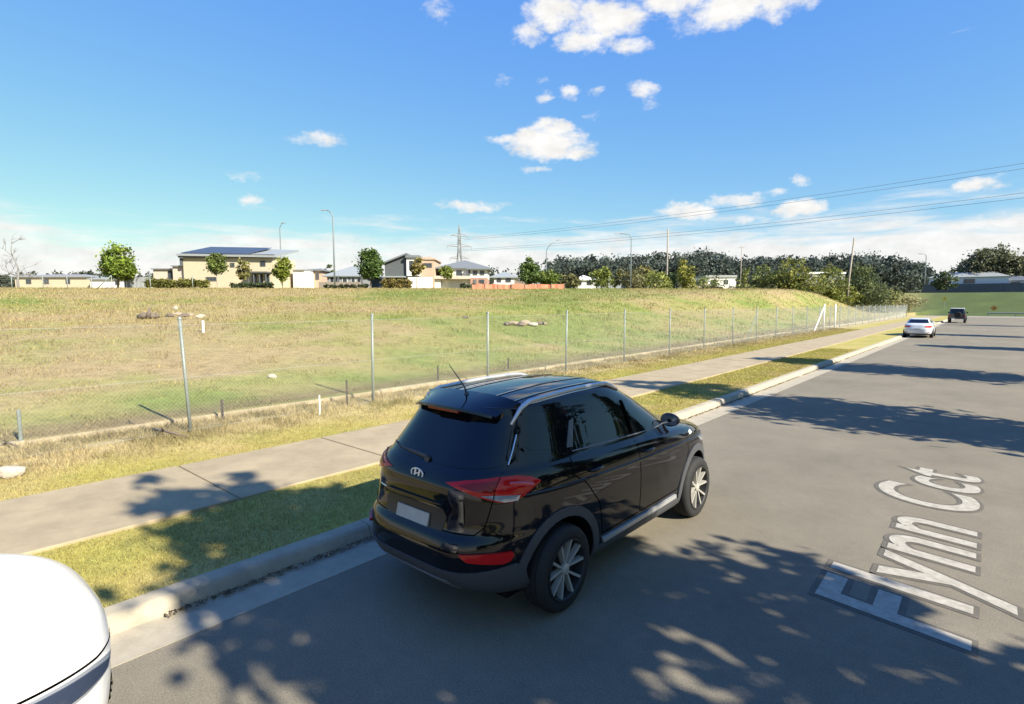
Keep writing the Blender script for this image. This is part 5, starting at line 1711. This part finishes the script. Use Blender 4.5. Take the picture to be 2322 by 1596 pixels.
def handle(car, y, z, m, sg, L_=.19):
    p, nn = car.cast('side', y, z)
    mb = MB()
    mb.tube([(p.x + .002, y - L_ / 2, z), (p.x + .038, y - L_ / 2 + .03, z + .004), (p.x + .042, y, z + .006), (p.x + .038, y + L_ / 2 - .03, z + .004), (p.x + .002, y + L_ / 2, z)], [.012, .015, .015, .015, .012], 8)
    o = mb.build('door_handle', m, car.root, smooth=True)
    if sg < 0:
        for v in o.data.vertices: v.co.x *= -1
        o.data.flip_normals()
for sg in (1, -1):
    handle(suv, 2.32 * SY, .995 * SZ, M_BLACK, sg); handle(suv, 1.36 * SY, 1.02 * SZ, M_BLACK, sg)
    # mirrors
    p, nn = suv.cast('side', 3.02 * SY, 1.13 * SZ)
    V, Fc = [], []
    bm = bmesh.new(); bmesh.ops.create_uvsphere(bm, u_segments=18, v_segments=12, radius=1)
    for v in bm.verts:
        q = v.co
        v.co = Vector((sg * (p.x + .115 + .115 * q.x), 3.03 * SY + (.085 * q.y if q.y > 0 else .045 * q.y), 1.155 * SZ + .078 * q.z * (1 - .12 * q.x)))
    if sg < 0: bmesh.ops.reverse_faces(bm, faces=bm.faces)
    me = bpy.data.meshes.new('door_mirror'); bm.to_mesh(me); bm.free(); me.materials.append(M_BLACK)
    me.polygons.foreach_set('use_smooth', [True] * len(me.polygons))
    o = bpy.data.objects.new('door_mirror', me); C.objects.link(o); o.parent = suv.root
    g = MB(); g.add([(sg * (p.x + .03), 3.03 * SY - .046, 1.105 * SZ), (sg * (p.x + .215), 3.03 * SY - .04, 1.11 * SZ), (sg * (p.x + .205), 3.03 * SY - .04, 1.205 * SZ), (sg * (p.x + .035), 3.03 * SY - .046, 1.21 * SZ)], [(0, 1, 2, 3)])
    g.build('mirror_glass', M_CHROME, o)
    st = MB(); st.tube([(sg * (p.x - .03), 3.04 * SY, 1.10 * SZ), (sg * (p.x + .06), 3.04 * SY, 1.12 * SZ)], .025, 8); st.build('mirror_stalk', M_BLACK, o, smooth=True)
    # roof rails
    rl = MB(); pts = []
    for i in range(15):
        t = i / 14
        y = (.62 + (2.30 - .62) * t) * SY
        q, nn = suv.cast('top', .565 * SX - .02 * t, y)
        lift = .022 * min(1, t / .12, (1 - t) / .12)
        pts.append((sg * q.x, y, q.z + .006 + lift))
    rl.tube(pts, [.014] + [.021] * 13 + [.014], 8)
    rl.build('roof_rail', M_RAIL, suv.root, smooth=True)
    suv_hl = suv.patch('headlight', M_CLEAR, 'wrapf', [(sg * a, b) for a, b in ((.48, .86), (.80, .905), (1.05, .94), (1.28, .955), (1.20, .89), (.95, .83), (.6, .80))], .010, .03, crown=.006)
    suv.patch('fog_lamp_bezel', M_CLAD, 'wrapf', [(sg * a, b) for a, b in ((.62, .60), (.92, .62), (.92, .48), (.66, .46))], .008, .04)
# roof details: two pressed ribs, antenna
for xx in (.22, -.22, .42, -.42):
    suv.line('roof_rib', M_BLACK, 'top', [(xx * SX, .78 * SY), (xx * .97 * SX, 2.2 * SY)], .028, .004)
q, nn = suv.cast('top', .02, .66 * SY)
an = MB()
an.lathe([(.0005, .035), (.018, .03), (.032, 0), (.032, -.03)], 12, c=(q.x, q.y, q.z + .012))
an.tube([(q.x, q.y, q.z + .03), (q.x - .01, q.y - .02, q.z + .10), (q.x - .075, q.y - .14, q.z + .30)], [.009, .007, .004], 6)
an.build('antenna', M_CLAD, suv.root, smooth=True)
# windscreen, grille
suv.patch('windscreen', M_GLASS, 'front', [(-.64, 1.19), (.64, 1.19), (.57, 1.42), (.48, 1.58), (-.48, 1.58), (-.57, 1.42)], .004, .05)
suv.patch('grille', M_GAP, 'front', [(-.42, .62), (.42, .62), (.46, .80), (.40, .86), (-.40, .86), (-.46, .80)], .006, .05)
for k in range(3): suv.line('grille_bar', M_CHROME, 'front', [(-.44, .67 + .06 * k), (.44, .67 + .06 * k)], .02, .014)
suv.patch('number_plate', M_PLATE, 'front', [(-.19, .52), (.19, .52), (.19, .61), (-.19, .61)], .016, .05)
suv.line('bonnet_seam', M_GAP, 'top', [(.74 * SX, 3.60 * SY), (.70 * SX, 4.05 * SY), (.55 * SX, 4.28 * SY), (0, 4.34 * SY)], .008, .001, mirror=True)
suv.patch('side_repeater', mat('pale_badge', (.55, .55, .52), .4), 'side', sc2([(3.42, .945), (3.53, .95), (3.52, .98), (3.43, .975)]), .006, .03, mirror=True)
ud = MB().box(-.70, .70, .45, 4.3, .22, .34).build('underbody', M_UNDER, suv.root)

# ---- shared fittings of the simpler cars
def car_common(c, wy0, wy1, wr, hw, belt, rim, spokes=6, rails=False):
    for y in (wy0, wy1):
        for sd_ in (1, -1): c.wheel(sd_ * (hw - .105), y, wr, .21, rim, spokes, sd_)
def mirror_pair(c, y, z, m):
    for sg in (1, -1):
        p, nn = c.cast('side', y, z)
        bm = bmesh.new(); bmesh.ops.create_uvsphere(bm, u_segments=16, v_segments=10, radius=1)
        for v in bm.verts:
            q = v.co
            v.co = Vector((sg * (p.x + .10 + .11 * q.x), y + (.08 * q.y if q.y > 0 else .045 * q.y), z + .04 + .07 * q.z))
        if sg < 0: bmesh.ops.reverse_faces(bm, faces=bm.faces)
        me = bpy.data.meshes.new('door_mirror'); bm.to_mesh(me); bm.free(); me.materials.append(m)
        me.polygons.foreach_set('use_smooth', [True] * len(me.polygons))
        o = bpy.data.objects.new('door_mirror', me); C.objects.link(o); o.parent = c.root

# ---- white car parked behind the black one, only its bonnet in the frame
LW = [
    (.22, .20, .40, 4.30, .70, 4, 4, 0), (.30, .25, .15, 4.52, .87, 4, 3.4, 0), (.50, .45, .03, 4.60, .905, 4, 3.1, 0), (.65, .62, .0, 4.615, .915, 4, 3.0, 0),
    (.80, .74, .03, 4.595, .915, 4, 3.0, 0), (.90, .83, .06, 4.54, .905, 4, 3.0, 0), (.955, .895, .08, 4.44, .89, 4, 3.0, 0), (.985, .945, .10, 4.22, .865, 4, 3.1, .01), (1.02, .995, .12, 3.85, .845, 4, 3.3, .02),
    (1.06, 1.05, .16, 3.45, .83, 4, 3.5, .02), (1.10, 1.08, .22, 3.30, .81, 4, 3.6, .01), (1.32, 1.28, .45, 2.92, .735, 4, 3.6, 0), (1.46, 1.45, .62, 2.55, .66, 4, 3.5, 0),
    (1.54, 1.545, .72, 2.3, .58, 4, 3.5, .02), (1.57, 1.575, .9, 2.1, .42, 4, 3.5, .03), (1.58, 1.58, 1.1, 1.9, 0, 4, 3.5, .03)]
wc = Car('white_car', 'white car at the lower left corner, only its bonnet and swept headlight in view', 'car', (-3.80, -3.85, 0), 0, LW, .5, 7, 60, (1, 1, 1.26))
wc.body(M_WHITEP, [(.85, .39), (3.62, .39)], .46)
car_common(wc, .85, 3.62, .39, .915, 1.05, .225)
def wcz(poly): return [(q, z_ * 1.26) for q, z_ in poly]
def wcp(name, m, kind, poly, *a_, **k_): return wc.patch(name, m, kind, wcz(poly), *a_, **k_)
def wcl(name, m, kind, poly, *a_, **k_): return wc.line(name, m, kind, wcz(poly) if kind != 'top' else poly, *a_, **k_)
for sg in (1, -1):
    hl = wcp('headlight', M_CLEAR, 'wrapf', [(sg * a, b) for a, b in ((.36, .612), (.55, .645), (.80, .670), (1.10, .700), (1.45, .740), (1.60, .750), (1.45, .70), (1.2, .62), (.95, .565), (.62, .555), (.42, .565))], .008, .03, crown=.006)[0]
    wcp('dark_bezel', mat('blue_black_bezel', (.03, .04, .07), .15, coat=1.0), 'wrapf', [(sg * a, b) for a, b in ((.42, .608), (.58, .635), (.82, .662), (1.06, .688), (1.12, .665), (1.0, .62), (.84, .58), (.64, .572), (.46, .578))], .0165, .03, parent=hl, crown=.002)
    wcp('lamp_reflector', M_CHROME, 'wrapf', [(sg * a, b) for a, b in ((1.06, .655), (1.22, .685), (1.34, .69), (1.24, .635), (1.10, .60))], .0165, .03, parent=hl, crown=.004)
wcl('bonnet_seam', M_GAP, 'wrapf', [(1.95, .80), (1.62, .765), (1.45, .752), (1.10, .712), (.80, .682), (.52, .655), (0, .645), (-.52, .655), (-.80, .682), (-1.10, .712), (-1.45, .752), (-1.62, .765), (-1.95, .80)], .013, .001)
wcp('grille', M_GAP, 'front', [(-.28, .34), (.28, .34), (.30, .43), (.27, .46), (-.27, .46), (-.30, .43)], .006, .05)
for k in range(3): wcl('grille_bar', M_CHROME, 'front', [(-.28, .365 + .03 * k), (.28, .365 + .03 * k)], .018, .012)
wcp('number_plate', M_PLATE, 'front', [(-.19, .26), (.19, .26), (.19, .33), (-.19, .33)], .014, .05)
wcp('windscreen', M_GLASS, 'front', [(-.66, 1.12), (.66, 1.12), (.58, 1.36), (.50, 1.50), (-.50, 1.50), (-.58, 1.36)], .004, .05)
wcp('rear_window', M_GLASS, 'rear', [(-.60, 1.14), (.60, 1.14), (.50, 1.46), (-.50, 1.46)], .004, .05)
wcp('window', M_GLASS, 'side', [(3.05, 1.10), (2.12, 1.12), (2.14, 1.46), (2.42, 1.45), (2.75, 1.32)], .004, .05, mirror=True)
wcp('window', M_GLASS, 'side', [(2.06, 1.12), (.95, 1.14), (1.05, 1.38), (1.30, 1.46), (2.08, 1.46)], .004, .05, mirror=True)
for sg in (1, -1): wcp('tail_light', M_RED, 'wrap', [(sg * a, b) for a, b in ((.50, .98), (.95, 1.0), (1.15, .95), (.95, .84), (.55, .86))], .008, .04)
mirror_pair(wc, 3.0, 1.38, M_WHITEP)

# ---- pale saloon parked farther along the kerb
LS = [
    (.21, .20, .36, 4.35, .68, 4.5, 4, 0), (.28, .24, .12, 4.55, .84, 4.5, 3.5, 0), (.45, .45, .02, 4.66, .895, 4.4, 3.2, 0), (.64, .62, .0, 4.68, .91, 4.4, 3.1, 0), (.78, .73, .02, 4.64, .905, 4.4, 3.1, 0),
    (.92, .80, .05, 4.52, .885, 4.4, 3.1, 0), (.985, .88, .08, 4.22, .862, 4.2, 3.2, 0), (1.015, .95, .24, 3.75, .835, 4, 3.4, 0), (1.035, .99, .50, 3.42, .805, 4, 3.6, 0), (1.06, 1.02, .62, 3.30, .78, 4, 3.6, 0),
    (1.24, 1.21, .96, 2.87, .70, 4, 3.5, 0), (1.37, 1.36, 1.24, 2.50, .615, 4, 3.5, .01), (1.415, 1.42, 1.45, 2.25, .47, 4, 3.5, .02), (1.43, 1.43, 1.7, 2.1, 0, 4, 3.5, .02)]
sa = Car('white_saloon', 'white saloon car parked at the kerb far along the road, seen from behind', 'car', (-4.2, 50.4, 0), R(1.0), LS, .5, 6, 44)
sa.body(M_SILVP, [(1.0, .32), (3.75, .32)], .37)
car_common(sa, 1.0, 3.75, .32, .91, 1.0, .215, 5)
sa.patch('rear_window', M_GLASS, 'rear', [(-.64, 1.08), (.64, 1.08), (.52, 1.355), (-.52, 1.355)], .004, .06)
sa.patch('windscreen', M_GLASS, 'front', [(-.64, 1.06), (.64, 1.06), (.54, 1.36), (-.54, 1.36)], .004, .06)
sa.patch('window', M_GLASS, 'side', [(3.0, 1.045), (2.05, 1.06), (2.05, 1.36), (2.45, 1.34), (2.8, 1.2)], .004, .06, mirror=True)
sa.patch('window', M_GLASS, 'side', [(1.98, 1.06), (1.02, 1.075), (1.3, 1.28), (1.6, 1.355), (1.98, 1.36)], .004, .06, mirror=True)
for sg in (1, -1):
    sa.patch('tail_light', M_RED, 'wrap', [(sg * a, b) for a, b in ((.42, .88), (.92, .92), (1.20, .88), (1.10, .79), (.80, .76), (.45, .79))], .008, .05)
    sa.patch('reflector', M_REDD, 'wrap', [(sg * a, b) for a, b in ((.60, .43), (.85, .44), (.85, .40), (.60, .39))], .008, .05)
    sa.patch('headlight', M_CLEAR, 'wrapf', [(sg * a, b) for a, b in ((.45, .66), (.85, .73), (1.15, .76), (1.0, .68), (.5, .60))], .008, .05)
sa.patch('number_plate', M_PLATE, 'rear', [(-.19, .60), (.19, .60), (.19, .71), (-.19, .71)], .012, .06)
sa.patch('rear_bumper_trim', M_CLAD, 'wrap', [(-.95, .24), (.95, .24), (.92, .34), (-.92, .34)], .008, .05)
sa.line('boot_seam', M_GAP, 'wrap', [(-.66, .97), (-.62, .60), (.62, .60), (.66, .97)], .012, .001)
sa.line('door_gap', M_GAP, 'side', [(3.05, 1.0), (3.0, .40), (2.02, .40), (2.02, 1.05)], .012, .001, mirror=True)
sa.line('door_gap', M_GAP, 'side', [(2.02, .40), (1.42, .40), (1.15, .80), (1.0, 1.04)], .012, .001, mirror=True)
mirror_pair(sa, 2.95, 1.05, M_SILVP)

# ---- dark boxy off-roader
jp = empty('off_roader', (-3.55, 90.6, 0), R(.5), 'dark boxy off-road wagon with a pale roof and rear spare wheel, farthest along the road', 'car')
def boxy(name, m, prof, x0, x1, parent, bev=.05):
    """side outline (y, z) pulled across the car's width, edges rounded"""
    bm = bmesh.new()
    n = len(prof)
    va = [bm.verts.new((x0[i], y, z)) for i, (y, z) in enumerate(prof)]; vb = [bm.verts.new((x1[i], y, z)) for i, (y, z) in enumerate(prof)]
    bm.faces.new(va[::-1]); bm.faces.new(vb)
    for i in range(n): bm.faces.new((va[i], va[(i + 1) % n], vb[(i + 1) % n], vb[i]))
    bmesh.ops.bevel(bm, geom=list(bm.edges), offset=bev, segments=3, affect='EDGES', profile=.5)
    bmesh.ops.recalc_face_normals(bm, faces=bm.faces)
    me = bpy.data.meshes.new(name); bm.to_mesh(me); bm.free(); me.materials.append(m)
    me.polygons.foreach_set('use_smooth', [True] * len(me.polygons)); me.set_sharp_from_angle(angle=R(40))
    o = bpy.data.objects.new(name, me); C.objects.link(o); o.parent = parent
    return o
P1 = [(.10, .55), (.05, 1.15), (3.0, 1.15), (4.2, 1.05), (4.3, .75), (4.2, .5)]
boxy('body', M_DARKP, P1, [-.86, -.84, -.84, -.74, -.74, -.76], [.86, .84, .84, .74, .74, .76], jp, .06)
P2 = [(.08, 1.14), (.22, 1.80), (2.25, 1.82), (2.75, 1.14)]
boxy('cabin', M_DARKP, P2, [-.82, -.70, -.70, -.80], [.82, .70, .70, .80], jp, .05)
boxy('roof', mat('pale_roof', (.45, .46, .48), .35, coat=.5), [(.14, 1.825), (.20, 1.905), (2.2, 1.91), (2.34, 1.83)], [-.72, -.68, -.68, -.70], [.72, .68, .68, .70], jp, .03)
MB().add([(-.62, .095, 1.24), (.62, .095, 1.24), (.56, .185, 1.72), (-.56, .185, 1.72), (-.62, .12, 1.24), (.62, .12, 1.24), (.56, .21, 1.72), (-.56, .21, 1.72)], [(0, 1, 2, 3), (7, 6, 5, 4), (0, 4, 5, 1), (1, 5, 6, 2), (2, 6, 7, 3), (3, 7, 4, 0)]).build('rear_window', M_GLASS, jp)
for sg in (1, -1):
    for y0_, y1_ in ((.35, 1.25), (1.32, 2.25)):
        MB().add([(sg * .825, y0_, 1.22), (sg * .825, y1_, 1.22), (sg * .735, y1_ - (.2 if y1_ > 2 else 0), 1.72), (sg * .735, y0_, 1.72)], [(0, 1, 2, 3)]).build('window', M_GLASS, jp)
    MB().box(*sorted((sg * .72, sg * .85)), .02, .10, .82, 1.05).build('tail_light', M_RED, jp)
    for y in (.85, 3.45):
        w_ = MB().lathe([(.22, -.12), (.33, -.125), (.385, -.09), (.395, 0), (.385, .09), (.33, .125), (.22, .12)], 32, axis='x').build('wheel', M_TYRE, jp, smooth=True, angle=40)
        w_.location = (sg * .78, y, .395)
        MB().lathe([(.0005, sg * .09), (.05, sg * .10), (.20, sg * .05), (.225, sg * .11), (.235, sg * .10)], 24, axis='x').build('rim', M_ALLOY, w_, smooth=True, angle=40)
        MB().prism(arc(y, .395, .52, -5, 185, 12) + arc(y, .395, .44, 185, -5, 12), .70, .93, fn=lambda a, b, h, sg=sg: (sg * h, a, b)).build('wheel_arch_trim', M_CLAD, jp)
sw = MB().lathe([(.0005, -.03), (.2, -.03), (.22, -.06), (.33, -.08), (.375, -.05), (.38, .04), (.36, .1), (.0005, .1)], 32, axis='y').build('spare_wheel', M_TYRE, jp, smooth=True, angle=40)
sw.location = (.08, -.08, 1.05)
MB().lathe([(.0005, -.05), (.19, -.045), (.2, -.03)], 24, axis='y').build('rim', M_ALLOYD, sw, smooth=True)
MB().box(-.80, .80, -.10, .08, .52, .70).build('rear_bumper', M_CLAD, jp)
MB().box(-.55, -.17, -.115, -.102, .57, .68).build('number_plate', mat('pale_plate', (.6, .6, .56), .5), jp)
for sg in (1, -1):
    MB().box(*sorted((sg * .86, sg * 1.03)), 2.55, 2.65, 1.2, 1.38).build('door_mirror', M_CLAD, jp)
